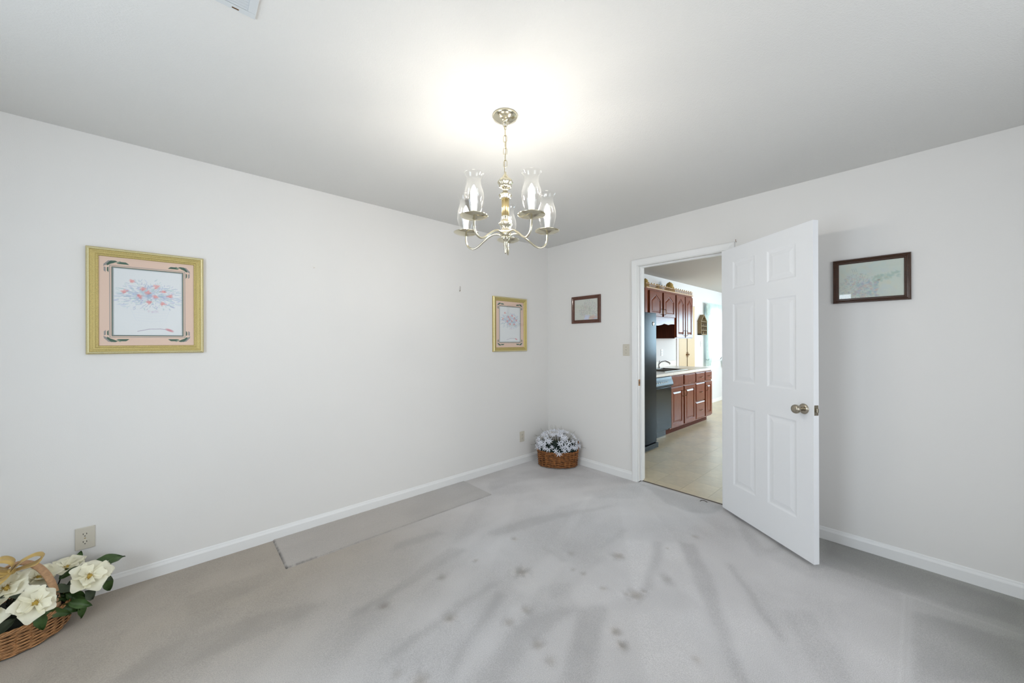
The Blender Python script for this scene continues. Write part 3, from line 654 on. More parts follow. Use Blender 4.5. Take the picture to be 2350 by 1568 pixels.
def nail(label, loc, rz, L=.01, drop=.0):
    k = MB(); k.tube([(0, 0, 0), (0, -.012, .003)], .0013, 6); k.lathe([(0, 0), (.003, 0), (.003, .001), (0, .001)], seg=8, M=Matrix.Translation((0, -.012, .003)) @ Matrix.Rotation(R(90), 4, 'X'))
    if drop: k.tube([(.002, -.003, .0), (.006, -.006, drop * .5), (.006, -.004, drop)], .0011, 6); k.tube([(0, -.012, .003), (-.004, -.013, -.003), (-.002, -.006, -.007), (.003, -.003, -.004)], .0013, 6)
    o = k.build('picture_hook' if drop else 'nail', NICKEL if not drop else OLDBRASS); o.location = loc; o.rotation_euler = (0, 0, rz)
    return tag(o, label, 'hook' if drop else 'nail')
nail('small bare nail in the middle of the left wall', (.713, V0, 1.871), 0)
nail('brass picture hook on the left wall nearer the corner', (1.972, V0, 1.822), 0, drop=.045)
k = MB(); k.tube([(0, 0, 0), (0, -.014, .001), (0, -.016, .018)], .0016, 6); o = k.build('nail', OLDBRASS); o.location = (U0, .944, 2.108); o.rotation_euler = (0, 0, RZ_U); tag(o, 'small upright nail above the open door', 'nail')
k = MB(); k.tube([(3.19, 1.21, .006), (3.197, 1.195, .016), (3.205, 1.18, .014), (3.212, 1.16, .006)], .003, 6); tag(k.build('loose_carpet_thread', DARK), 'dark curl of frayed carpet at the kitchen threshold', 'thread')

# ---------------------------------------------------------------- ceiling vent
t = thing('ceiling_vent', 'white louvred air vent at the top left of the ceiling', 'vent', (.190, 1.513, H))
VL, VWd = .36, .26
k = MB(); b = .024
k.box((-VL, -b, -.006), (0, 0, 0)).box((-VL, -VWd, -.006), (0, -VWd + b, 0)).box((-b, -VWd + b, -.006), (0, -b, 0)).box((-VL, -VWd + b, -.006), (-VL + b, -b, 0)); k.build('vent_frame', VENT, t, bevel=.002)
MB().box((-VL + b, -VWd + b, -.0012), (-b, -b, -.0002)).build('duct_opening', mat('vent_shadow', (120, 122, 122), .8), t)
n = 17
sm = MB(); sm.add([(-VL + b, -.004, -.001), (-b, -.004, -.001), (-b, .003, -.007), (-VL + b, .003, -.007), (-VL + b, -.003, -.001), (-b, -.003, -.001), (-b, .004, -.007), (-VL + b, .004, -.007)],
    [(0, 1, 2, 3), (7, 6, 5, 4), (0, 4, 5, 1), (3, 2, 6, 7)]); sme = sm.mesh('slat', VENT)
for i in range(n): inst('slat', sme, t, Matrix.Translation((0, -b - .008 - i * (VWd - 2 * b - .014) / (n - 1), 0)))
k = MB(); k.box((-.064, -.009, -.008), (-.046, -.012, -.006)); k.build('lever', OLDBRASS, t)

# ---------------------------------------------------------------- chandelier
ch = thing('chandelier', 'brass five arm chandelier with clear hurricane glass shades', 'chandelier', (1.178, 1.348, H))
Zy = lambda y: CH + (785.5 - y) * .002131 - H      # heights relative to the ceiling
k = MB(); k.lathe([(0, -.001), (.060, -.001), (.0615, -.006), (.058, -.013), (.048, -.018), (.040, -.024), (.030, -.028), (.014, -.031), (.011, -.036), (.011, -.050), (.008, -.053), (0, -.054)], seg=40); k.build('canopy', BRASS, ch, smooth=True)
zt = -.050; zb = Zy(398); zc = zt - .006; nl = 0; links = []
k = MB(); k.tube([(math.cos(a) * .007, 0, zt - .010 + math.sin(a) * .011) for a in np.linspace(0, 2 * math.pi, 14, endpoint=False)], .0016, 6, True); k.build('loop', BRASS, ch, smooth=True)
lk = MB(); pts = []
for a in np.linspace(0, 2 * math.pi, 20, endpoint=False): pts.append((math.cos(a) * .0085, 0, math.sin(a) * .0085 + (.009 if math.sin(a) > 0 else -.009)))
lk.tube(pts, .0018, 6, True); lme = lk.mesh('chain_link', BRASS, True)
z = zt - .034; i = 0
while z > zb + .018:
    inst('chain_link', lme, ch, Matrix.Translation((0, 0, z)) @ Matrix.Rotation(R(40 + 90 * (i % 2)), 4, 'Z')); z -= .0305; i += 1
# cord threaded through the chain
k = MB(); k.tube([(.004 * math.sin(q * 6), .004 * math.cos(q * 6), zt + (zb - zt) * q) for q in np.linspace(0, 1, 30)], .0014, 5); k.build('lamp_cord', BRASS2, ch)
P = lambda y, r: (r, Zy(y))
col = [(0, Zy(394)), P(395, .005), P(399, .006), P(402, .010), P(405, .0145), P(408, .017), P(412, .026), P(415, .032), P(418, .0355), P(422, .034), P(425, .026), P(428, .029), P(431, .027), P(434, .018), P(437, .012),
       P(440, .011), P(442, .017), P(445, .022), P(447, .029), P(449.5, .030), P(452, .024), P(455, .026), P(458, .019)]
k = MB(); k.lathe(col[::-1], seg=80, flute=.09, rmin=.0235); k.build('column_top', BRASS, ch, smooth=True)
k = MB(); k.lathe([P(496, .0185), P(458, .0185)], seg=32); k.build('column_sleeve', BRASS2, ch, smooth=True)
k = MB(); k.lathe([P(545, .016), P(540, .024), P(535, .026), P(530, .024), P(526, .018), P(522, .017), P(518, .025), P(514, .030), P(511, .030), P(508, .022), P(504, .015), P(500, .019), P(496, .020)], seg=80, flute=.08, rmin=.0235); k.build('hub', BRASS, ch, smooth=True)
k = MB(); k.lathe([(0, Zy(583)), P(582, .003), P(579, .006), P(576, .0045), P(572, .009), P(567, .0065), P(563, .010), P(558, .008), P(554, .013), P(550, .020), P(546, .022), P(543, .018)], seg=28); k.build('finial', BRASS, ch, smooth=True)
RA = .217
toc = math.atan2(-math.sin(YAW), -math.cos(YAW))    # direction from chandelier to the viewer's side
arm_ang = [toc + R(a) for a in (33, 105, 177, -111, -39)]
dz = 1.879 - H          # dish height
def bez(pts, n=10):
    out = []
    P_ = [Vector(p) for p in pts]
    for i in range(len(P_) - 1):
        p0 = P_[max(i - 1, 0)]; p1 = P_[i]; p2 = P_[i + 1]; p3 = P_[min(i + 2, len(P_) - 1)]
        for q in range(n):
            s = q / n; out.append(.5 * ((2 * p1) + (p2 - p0) * s + (2 * p0 - 5 * p1 + 4 * p2 - p3) * s * s + (3 * p1 - p0 - 3 * p2 + p3) * s ** 3))
    out.append(P_[-1]); return out
am = MB(); am.tube(bez([(.018, 0, 1.852 - H), (.045, 0, 1.864 - H), (.075, 0, 1.860 - H), (.115, 0, 1.836 - H), (.150, 0, 1.811 - H), (.178, 0, 1.803 - H), (.203, 0, 1.815 - H), (.215, 0, 1.840 - H), (RA, 0, dz)]), .0048, 10); ame = am.mesh('arm', BRASS, True)
dm = MB(); dm.lathe([(.0, -.003), (.006, -.006), (.010, -.004), (.020, -.001), (.034, .001), (.048, .005), (.060, .010), (.0625, .012), (.060, .0125), (.046, .008), (.030, .004), (.012, .003), (0, .003)], seg=40); dme = dm.mesh('drip_dish', BRASS, True)
cm = MB(); cm.lathe([(.0, .003), (.012, .003), (.0125, .082), (.010, .086), (0, .086)], seg=20); cme = cm.mesh('candle_sleeve', CANDLE, True)
bm_ = MB(); bm_.lathe([(0, .086), (.007, .088), (.012, .098), (.0145, .108), (.0135, .120), (.009, .134), (.004, .145), (0, .150)], seg=18); bme = bm_.mesh('bulb', BULB, True)
gp = [(.024, .004), (.026, .012), (.030, .028), (.038, .052), (.0445, .080), (.0455, .098), (.0425, .120), (.036, .142), (.0315, .160), (.0315, .172), (.036, .186), (.0425, .197)]
gm = MB(); gm.lathe([(r, z) for r, z in gp] + [(.0438, .1985)] + [(r - .0016, z) for r, z in gp[::-1]], seg=44, cap=False); gme = gm.mesh('glass_shade', SHADE, True)
for a in arm_ang:
    Mr = Matrix.Rotation(a, 4, 'Z'); inst('arm', ame, ch, Mr)
    Md = Mr @ Matrix.Translation((RA, 0, dz))
    d = inst('drip_dish', dme, ch, Md); inst('candle_sleeve', cme, ch, Md); inst('bulb', bme, ch, Md, 'lit flame bulb'); inst('glass_shade', gme, ch, Md, 'clear hurricane glass')

# ---------------------------------------------------------------- KITCHEN SHELL
KV, KU1, KV0 = 2.98, 10.0, -1.26     # cabinet wall plane, far wall, near side wall
KS = U0 + T
k = MB()
WX0, WX1, WZ0, WZ1 = 8.22, 9.20, .98, 2.02
k.box((KS, KV, -.05), (WX0, KV + .12, H)).box((WX1, KV, -.05), (KU1 + .12, KV + .12, H)).box((WX0, KV, -.05), (WX1, KV + .12, WZ0)).box((WX0, KV, WZ1), (WX1, KV + .12, H))
WALLK = mat('kitchen_wall_paint', (218, 219, 220), .8, bump=.1, bscale=260, spec=.2)
struct('wall_kitchen', k, WALLK, 'white kitchen wall behind the cabinets', 'wall')
k = MB(); k.box((KU1, KV0, -.05), (KU1 + .12, -.95, H)).box((KU1, 1.45, -.05), (KU1 + .12, KV, H)).box((KU1, -.95, 2.08), (KU1 + .12, 1.45, H)).box((KU1, -.95, -.05), (KU1 + .12, 1.45, .95))
struct('wall_kitchen_far', k, WALLK, 'far kitchen wall with a wide window', 'wall')
struct('wall_kitchen_side', MB().box((KS, KV0 - .12, -.05), (6.2, KV0, H)).box((8.8, KV0 - .12, -.05), (KU1 + .12, KV0, H)).box((6.2, KV0 - .12, -.05), (8.8, KV0, .65)).box((6.2, KV0 - .12, 2.05), (8.8, KV0, H)), WALLK, 'kitchen side wall hidden past the doorway', 'wall')
struct('wall_kitchen_near', MB().box((KS - .0, KV0 - .12, -.05), (KS + .002, VW - T, H)), WALLK, 'end of the kitchen wall beside the dining room', 'wall')
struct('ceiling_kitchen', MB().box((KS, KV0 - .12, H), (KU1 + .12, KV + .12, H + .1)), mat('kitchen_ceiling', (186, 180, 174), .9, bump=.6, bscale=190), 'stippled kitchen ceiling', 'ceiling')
kf = struct('floor_kitchen', MB().box((U0 + .060, KV0, -.03), (KU1, KV, -.0015)), GROUT, 'cream vinyl tiled kitchen floor', 'floor')
tm = []
for mm in (TILE, TILE2):
    q = MB(); a = .1160; q.add([(-a, -a, -.0016), (a, -a, -.0016), (a, a, -.0016), (-a, a, -.0016), (-a, -a, 0), (a, -a, 0), (a, a, 0), (-a, a, 0)], [(4, 5, 6, 7), (0, 1, 5, 4), (1, 2, 6, 5), (2, 3, 7, 6), (3, 0, 4, 7)]); tm.append(q.mesh('floor_tile', mm))
tx0, ty0, st = 3.625 - .2335 / 2 - .2335, 1.429 + .2335 / 2, .2335
rest = MB(); cnt = 0
for i in range(1, 29):
    for j in range(-12, 7):
        x, y = tx0 + i * st, ty0 + j * st
        if y + .117 > KV or x + .117 > KU1 or y - .117 < KV0: continue
        vis = (.326 * x - .35 < y < .545 * x + .3) and not (y > 2.42 and x < 6.75)
        if vis and cnt < 300:
            inst('floor_tile', tm[(i * 7 + j * 3) % 2], kf, Matrix.Translation((x, y, 0))); cnt += 1
        else: rest.box((x - .1158, y - .1158, -.0016), (x + .1158, y + .1158, 0))
rest.build('floor_tiles', TILE, kf, kind='stuff')
q = MB()
for j in range(-12, 7):
    y = ty0 + j * st
    if y + .117 < KV and y - .117 > KV0: q.box((U0 + .060, y - .1158, -.0016), (tx0 + .1158, y + .1158, 0))
for i in range(1, 29):
    x = tx0 + i * st
    if x + .117 < KU1: q.box((x - .116, ty0 + 5 * st + .1175, -.0016), (x + .116, KV, 0))
q.build('edge_tiles', TILE, kf, kind='stuff')
# baseboard seen past the cabinets
k = MB(); k.box((7.66, KV - .013, 0), (KU1, KV, .085)); struct('baseboard_kitchen', k, TRIM, 'white baseboard under the kitchen window', 'baseboard', bevel=.004)

# patio window on the far kitchen wall (hidden past the door leaf, lights the room)
t = thing('window_3', 'wide window on the far kitchen wall', 'window', (KU1, 1.45, 0), R(-90)); t['kind'] = 'structure'
k = MB(); k.box((0, -.02, .95), (.05, .08, 2.08)).box((2.35, -.02, .95), (2.40, .08, 2.08)).box((1.17, 0, .95), (1.23, .07, 2.08)).box((.05, -.02, 2.03), (2.35, .08, 2.08)).box((.05, -.02, .95), (2.35, .08, 1.0)); k.build('window_frame', TRIM, t)
for a, b in ((.05, 1.17), (1.23, 2.35)): MB().box((a, .03, 1.0), (b, .034, 2.03)).build('pane', WPANE, t)

window('added_window_5', (8.8, KV0, 0), R(180), 2.6, .65, 2.05, 'added unseen wide window in the kitchen side wall')  # unseen, added to light the kitchen

# curtained kitchen window
t = thing('window_4', 'bright kitchen window behind white sheer curtains', 'window', (WX0, KV, 0), 0); t['kind'] = 'structure'
ww = WX1 - WX0
k = MB(); k.box((0, .02, WZ0), (.045, .09, WZ1)).box((ww - .045, .02, WZ0), (ww, .09, WZ1)).box((.045, .02, WZ0), (ww - .045, .09, WZ0 + .045)).box((.045, .02, WZ1 - .045), (ww - .045, .09, WZ1)).box((.045, .03, 1.48), (ww - .045, .08, 1.52)); k.build('window_frame', TRIM, t)
for a, b in ((WZ0 + .045, 1.48), (1.52, WZ1 - .045)): MB().box((.045, .055, a), (ww - .045, .059, b)).build('pane', WPANE, t)

def cloth(xa, xb, za, zb, y, amp, waves, left=None, right=None, nx=70, nz=26, seed=1):
    """gathered cloth; left(t), right(t) move the edges, t=0 top .. 1 bottom"""
    P_ = []
    for i in range(nz + 1):
        tt = i / nz; a = left(tt) if left else xa; b = right(tt) if right else xb; row = []
        for j in range(nx + 1):
            s = j / nx; row.append((a + (b - a) * s, y - amp * (1 + .6 * math.sin(waves * 2 * math.pi * s + math.sin(tt * 2 + seed)) + .3 * math.sin(waves * 4.7 * math.pi * s + seed + tt)), zb + (za - zb) * tt + .006 * math.sin(waves * 2 * math.pi * s)))
        P_.append(row)
    return P_
cur = thing('window_curtains', 'pale green curtains with white sheers on the kitchen window', 'curtain', (0, 0, 0))
k = MB(); k.tube([(8.04, KV - .06, 2.115), (9.38, KV - .06, 2.115)], .009, 8); k.build('curtain_rod', WHITEP, cur)
k = MB(); k.grid(cloth(8.10, 9.30, .90, 2.10, KV - .020, .012, 16, seed=2)); k.build('sheer', SHEER, cur, smooth=True)
k = MB(); k.grid(cloth(8.06, 9.36, 1.885, 2.13, KV - .062, .014, 15, seed=4)); k.build('valance', TEAL, cur, smooth=True)
def le(t): return 8.065
def re_(t): return 8.24 + .24 * math.sin(min(1, t / .72) * math.pi * .62) ** 1.5 - (.14 * max(0, (t - .72) / .28) if t > .72 else 0) + .12 * t * 0
k = MB(); k.grid(cloth(0, 0, .815, 2.05, KV - .042, .010, 5, left=le, right=re_, nx=40, seed=1)); k.build('side_panel', TEAL, cur, smooth=True)
k = MB(); k.grid(cloth(0, 0, .745, 2.05, KV - .042, .010, 5, left=lambda t: 9.40 - (re_(t) - 8.02), right=lambda t: 9.355, nx=40, seed=3)); k.build('side_panel', TEAL, cur, smooth=True)
for x in (8.12, 9.28):
    k = MB(); k.tube([(x - .06, KV - .055, .955), (x + .02, KV - .075, .945), (x + .10, KV - .055, .965)], .008, 6); k.build('tieback', mat('tieback_cord', (150, 168, 164), .8), cur)
t = thing('dragonfly_ornament', 'tiny dark dragonfly ornament hanging before the kitchen curtains', 'ornament', (8.70, KV - .125, .965))
k = MB(); k.tube([(-.05, 0, -.03), (0, 0, 0), (.05, 0, .03)], [.003, .008, .005], 6); k.build('body', DARK, t)
for sgn in (-1, 1):
    k = MB(); k.add([(0, 0, 0), (.02 * sgn - .01, -.02, .05), (.03 * sgn - .012, -.02, .045), (.012 * sgn, 0, -.004)], [(0, 1, 2, 3)]); k.build('wing', CHROME, t)
k = MB(); k.tube([(0, 0, .0), (0, .005, .93)], .0008, 4); k.build('thread', WHITEP, t)

# closet double door in the cabinet wall, past the worktop
t = thing('door_2', 'tan double closet door beyond the kitchen worktop', 'door', (6.86, KV, 0)); t['kind'] = 'structure'
for x0 in (0, .375):
    lf = MB(); lf.box((x0 + .003, -.018, .012), (x0 + .345, -.002, 2.02)); L_ = lf.build('door_leaf', BEIGE, t, bevel=.002)
    for z0, z1 in ((.12, .95), (1.15, 1.92)): MB().box((x0 + .06, -.021, z0), (x0 + .285, -.017, z1)).build('door_panel', BEIGE, L_, bevel=.003) if False else None
MB().box((.345, -.010, .012), (.378, -.001, 2.02)).build('centre_gap', DARK, t)
for x in (.330, .395):
    k = MB(); k.lathe([(0, 0), (.012, 0), (.016, .012), (.018, .02), (.012, .028), (0, .030)], seg=16, M=Matrix.Translation((x, -.018, 1.08)) @ Matrix.Rotation(R(90), 4, 'X')); k.box((x - .012, -.021, 1.03), (x + .012, -.018, 1.13)); k.build('door_knob', OLDBRASS, t)
k = MB(); k.box((6.785, KV - .016, 0), (6.855, KV, 2.10)).box((7.585, KV - .016, 0), (7.655, KV, 2.10)).box((6.855, KV - .016, 2.03), (7.585, KV, 2.10)); struct('trim_5', k, TRIM, 'white casing around the tan closet door', 'trim', bevel=.004)

# ---------------------------------------------------------------- kitchen cabinets
FV = 2.35    # base cabinet face plane
def knob_pull(parent, x, z, vertical=True, y=-.02):
    k = MB(); h = .045
    if vertical: k.tube(bez([(x, y, z - h), (x, y - .022, z - h * .7), (x, y - .026, z), (x, y - .022, z + h * .7), (x, y, z + h)], 5), .0042, 6)
    else: k.tube(bez([(x - h, y, z), (x - h * .7, y - .022, z - .004), (x, y - .026, z - .006), (x + h * .7, y - .022, z - .004), (x + h, y, z)], 5), .0042, 6)
    return k.build('handle', OLDBRASS, parent, smooth=True)
def raised_door(parent, x0, x1, z0, z1, arch=0, name='cabinet_door'):
    """overlay door on the face frame: slab + moulded recess + raised panel"""
    yb, yf = -.002, -.021; f = .055
    n_out = [(x0, z0), (x1, z0), (x1, z1 - .0), ((x0 + x1) / 2, z1), (x0, z1)]
    zt_ = z1 - .05; sh = zt_ - arch
    pin = [(x0 + f, z0 + f), (x1 - f, z0 + f), (x1 - f, sh), ((x0 + x1) / 2, zt_ if arch else sh), (x0 + f, sh)]
    k = MB(); o_in = poly_inset(n_out, .004)
    rings(k, [(n_out, yb), (n_out, yf + .004), (o_in, yf), (pin, yf), (poly_inset(pin, .006), yf + .009), (poly_inset(pin, .012), yf + .010)])
    d = k.build(name, CHERRY, parent)
    p = MB(); rings(p, [(poly_inset(pin, .013), yf + .0098), (poly_inset(pin, .015), yf + .008), (poly_inset(pin, .036), yf + .001), (poly_inset(pin, .038), yf + .001)]); p.build('raised_panel', CHERRY, d)
    return d
def drawer_front(parent, x0, x1, z0, z1, pull=True, name='drawer'):
    k = MB(); pl = [(x0, z0), (x1, z0), (x1, z1), (x0, z1)]; rings(k, [(pl, -.002), (pl, -.014), (poly_inset(pl, .012), -.021)]); d = k.build(name, CHERRY, parent)
    if pull: knob_pull(d, (x0 + x1) / 2, (z0 + z1) / 2, False, -.020)
    return d
def base_cab(label, xa, xb, build):
    t = thing('base_cabinet', label, 'cabinet', (xa, FV, 0)); wd = xb - xa
    k = MB(); D0 = KV - FV - .002
    if 'sink' in label: k.box((0, 0, .085), (wd, .018, .70)).box((0, 0, .70), (wd, .018, .850)).box((0, .018, .085), (.018, D0, .850)).box((wd - .018, .018, .085), (wd, D0, .850)).box((.018, .018, .085), (wd - .018, D0, .10)).box((.018, D0 - .01, .10), (wd - .018, D0, .85))
    else: k.box((0, 0, .085), (wd, D0, .850))
    k.build('carcass', CHERRY, t)
    k = MB(); k.box((0, .06, 0), (wd - (.04 if xb > 6.6 else 0), KV - FV - .002, .085)); k.build('toe_kick', CHERRYD, t)
    build(t, wd); return t
def sink_b(t, wd):
    h = wd / 2
    for a, b in ((.012, h - .018), (h + .018, wd - .012)):
        drawer_front(t, a, b, .690, .835, False, 'false_drawer_front'); d = raised_door(t, a, b, .105, .665)
        knob_pull(d, b - .03 if a < h / 2 else a + .03, .565)
base_cab('cherry sink base cabinet with two raised panel doors', 5.130, 6.000, sink_b)
def drw(t, wd):
    for z0, z1 in ((.690, .835), (.385, .665), (.105, .365)): drawer_front(t, .016, wd - .016, z0, z1)
base_cab('cherry base cabinet with a stack of three drawers', 6.002, 6.380, drw)
def nar(t, wd):
    drawer_front(t, .016, wd - .016, .690, .835); d = raised_door(t, .016, wd - .016, .105, .665); knob_pull(d, .045, .565)
base_cab('narrow cherry base cabinet at the far end of the run', 6.382, 6.690, nar)
# worktop with backsplash
wt = thing('worktop', 'white laminate kitchen worktop with low backsplash', 'worktop', (4.455, FV, 0))
SX0, SX1, SY0, SY1 = 5.19 - 4.455, 5.96 - 4.455, .10, .53
k = MB(); z0, z1 = .852, .889; D_ = KV - FV - .001
k.box((0, -.03, z0), (SX0, D_, z1)).box((SX1, -.03, z0), (2.265, D_, z1)).box((SX0, -.03, z0), (SX1, SY0, z1)).box((SX0, SY1, z0), (SX1, D_, z1)); k.build('counter_slab', LAMIN, wt, bevel=.004)
MB().box((0, D_ - .02, z1), (2.265, D_, z1 + .10)).build('backsplash', LAMIN, wt, bevel=.003)
sk = thing('kitchen_sink', 'stainless double bowl sink set in the kitchen worktop', 'sink', (5.19, FV + .10, .889))
k = MB(); W_, D2 = .77, .43
for a, b in ((-.012, .03), (W_ / 2 - .015, W_ / 2 + .015), (W_ - .03, W_ + .012)): k.box((a, -.012, 0), (b, D2 + .012, .006))
k.box((.03, -.012, 0), (W_ - .03, .03, .006)).box((.03, D2 - .06, 0), (W_ - .03, D2 + .012, .006)); k.build('rim', SINKM, sk, bevel=.002)
for a, b in ((.03, W_ / 2 - .015), (W_ / 2 + .015, W_ - .03)):
    k = MB(); y0, y1_ = .03, D2 - .06; zb_ = -.17
    k.add([(a, y0, 0), (b, y0, 0), (b, y1_, 0), (a, y1_, 0), (a + .02, y0 + .02, zb_), (b - .02, y0 + .02, zb_), (b - .02, y1_ - .02, zb_), (a + .02, y1_ - .02, zb_)], [(0, 1, 5, 4), (1, 2, 6, 5), (2, 3, 7, 6), (3, 0, 4, 7), (4, 5, 6, 7)]); k.build('basin', BASIN, sk)
fc = thing('faucet', 'chrome kitchen faucet behind the sink', 'faucet', (5.84, 2.85, .889))
k = MB(); k.lathe([(0, 0), (.03, 0), (.03, .01), (.018, .02), (.016, .06), (.02, .075), (0, .085)], seg=20); k.build('faucet_body', CHROME, fc, smooth=True)
k = MB(); k.tube(bez([(0, 0, .06), (0, -.02, .10), (0, -.09, .125), (0, -.17, .10), (0, -.185, .075)], 6), .011, 10); k.build('spout', CHROME, fc, smooth=True)
k = MB(); k.tube([(0, 0, .08), (.03, .01, .11), (.07, .02, .125)], [.01, .008, .007], 8); k.build('lever', CHROME, fc, smooth=True)

# upper cabinets
UVp, UZ0, UZ1 = 2.66, 1.385, 2.125
def upper(label, xa, xb, z0, doors, shortv=False):
    t = thing('wall_cabinet', label, 'cabinet', (xa, UVp, z0)); wd = xb - xa; hh = UZ1 - z0
    MB().box((0, 0, 0), (wd, KV - UVp - .001, hh)).build('carcass', CHERRY, t)
    for a, b, side in doors:
        d = raised_door(t, a, b, .012, hh - .030, .085); knob_pull(d, b - .028 if side > 0 else a + .028, .085)
    return t
sc = upper('short cherry wall cabinet with two arched doors above the sink', 5.030, 6.000, 1.705, [(.10, .495, 1), (.545, .955, -1)])
k = MB(); px = [0, 1]
pl = [(.10, -.002), (.10, -.115), (.20, -.128), (.40, -.128), (.52, -.112), (.60, -.092), (.68, -.100), (.74, -.108), (.84, -.094), (.92, -.092), (.968, -.094), (.968, -.002)]
k.prism(pl[::-1], 0, .018); k.build('scalloped_valance', CHERRY, sc)
tc_ = upper('tall cherry wall cabinet with two arched doors right of the sink', 6.002, 6.690, 1.385, [(.025, .345, 1), (.375, .672, -1)])
MB().box((-.0015, .001, .0), (.0, .319, .318)).build('side_panel', CHERRYD, tc_, label='dark plain side panel')
gr = thing('gallery_rail', 'gilded spindle gallery rail along the top of the wall cabinets', 'rail', (5.03, UVp, UZ1))
k = MB(); k.box((0, -.022, 0), (1.665, .02, .016)); k.build('lower_rail', GILTR, gr, bevel=.003)
k = MB(); k.box((0, -.012, .062), (1.665, .006, .070)); k.build('upper_rail', GILTR, gr, bevel=.002)
sm = MB(); sm.lathe([(.004, .016), (.007, .022), (.004, .030), (.0085, .039), (.004, .048), (.007, .056), (.004, .062)], c=(0, -.003, 0), seg=8); sme = sm.mesh('spindle', GILTR, True)
fm = MB(); fm.lathe([(.006, .070), (.010, .077), (.006, .084), (0, .090)], c=(0, -.003, 0), seg=8); fme = fm.mesh('knop', STRAW, True)
for i in range(40):
    inst('spindle', sme, gr, Matrix.Translation((.02 + i * 1.625 / 39, 0, 0)))
    if i % 2 == 0: inst('knop', fme, gr, Matrix.Translation((.02 + i * 1.625 / 39, 0, 0)))
def jar(label, x, y, r, h):
    t = thing('woven_jar', label, 'jar', (x, y, UZ1 + .001)); k = MB(); prof = []; n = 22
    for i in range(n + 1):
        s = i / n; prof.append(((r * (.72 + .28 * math.sin(min(1, s * 1.5) * math.pi * .62))) * (1 if s < .62 else 1 - (s - .62) * .95) + .003 * math.sin(s * 50), h * .72 * s))
    k.lathe(prof, seg=28); k.build('body', STRAW, t, smooth=True)
    k = MB(); z = h * .72; k.lathe([(r * .70, z), (r * .74, z + .006), (r * .60, z + h * .08), (r * .62, z + h * .09), (r * .42, z + h * .18), (r * .2, z + h * .22), (r * .10, z + h * .25), (0, z + h * .28)], seg=24); k.build('lid', STRAW, t, smooth=True)
jar('straw lidded jar on the near end of the wall cabinets', 5.30, 2.80, .06, .185)
jar('squat straw jar between the two taller jars on the cabinets', 5.70, 2.80, .034, .135)
jar('tall beehive straw jar in the middle of the cabinet tops', 6.20, 2.835, .085, .23)

# refrigerator
FX0, FX1, FVf = 3.56, 4.44, 2.20
t = thing('refrigerator', 'black refrigerator just inside the kitchen doorway', 'refrigerator', (FX0, FVf, 0)); wd = FX1 - FX0
MB().box((0, .075, .03), (wd, KV - FVf - .03, 1.665)).build('body', BLACK, t, bevel=.006)
for a, b in ((.0, .395), (.403, wd)):
    d = MB(); n = 10; pr = []
    for i in range(n + 1):
        s = i / n; pr.append((a + (b - a) * s, -.012 * math.sin(math.pi * (s * .5 + (0 if a > .1 else .5))) if False else -.006 * math.sin(math.pi * s)))
    vs = []; fs = []
    for z_ in (.075, 1.690):
        for x, y in pr: vs.append((x, y, z_))
        vs.append((b, .065, z_)); vs.append((a, .065, z_))
    m_ = n + 3
    for i in range(m_): fs.append((i, (i + 1) % m_, (i + 1) % m_ + m_, i + m_))
    fs.append(tuple(range(m_))[::-1]); fs.append(tuple(range(m_, 2 * m_))); d.add(vs, fs); D = d.build('door', BLACK, t, bevel=.004)
    hx = a + .03 if a > .1 else b - .03
    k = MB(); k.tube(bez([(hx, -.005, .55), (hx, -.045, .60), (hx, -.05, 1.0), (hx, -.045, 1.45), (hx, -.005, 1.50)], 5), .011, 8); k.build('handle', BLACKD, D, smooth=True)
k = MB(); k.box((0, .02, 0.012), (wd, .10, .07)); k.build('kick_plate', BLACKD, t)
sm = MB(); sm.box((.02, -.028, -.004), (wd - .01, .03, .004)); sme = sm.mesh('grille_slat', BLACKD)
for i in range(5): inst('grille_slat', sme, t, Matrix.Translation((0, 0, .018 + i * .012)))
k = MB(); k.lathe([(0, 0), (.026, 0), (.028, .003), (.020, .006), (.010, .009), (0, .010)], seg=6, M=Matrix.Translation((wd - .085, -.004, 1.555)) @ Matrix.Rotation(R(90), 4, 'X')); k.build('badge', CHROME, t)

# dishwasher
t = thing('dishwasher', 'black dishwasher under the worktop beside the refrigerator', 'dishwasher', (4.525, FV, 0)); wd = .600
MB().box((0, .01, .09), (wd, .58, .850)).build('body', BLACKD, t)
k = MB(); k.prism([(0, .115), (wd, .115), (wd, .700), (0, .700)], -.028, .01); k.build('door', mat('black_glass', (18, 18, 17), .08, spec=.14), t, bevel=.004)
k = MB(); vs = []; fs = []; pr = [(-.020, .708), (-.050, .716), (-.058, .740), (-.050, .775), (-.036, .810), (-.028, .842), (.01, .842), (.01, .708)]; n = len(pr)
for x in (0, wd): vs += [(x, y, z) for y, z in pr]
fs = [(i, (i + 1) % n, n + (i + 1) % n, n + i) for i in range(n)] + [tuple(range(n))[::-1], tuple(range(n, 2 * n))]; k.add(vs, fs); k.build('control_panel', mat('gloss_black_panel', (24, 30, 34), .3, spec=.12), t, smooth=False)
for i in range(6): MB().box((.12 + i * .06, -.052, .768), (.15 + i * .06, -.044, .782)).build('button', CHROME, t)
MB().box((0, .055, .0), (wd, .09, .09)).build('kick_plate', BLACKD, t)

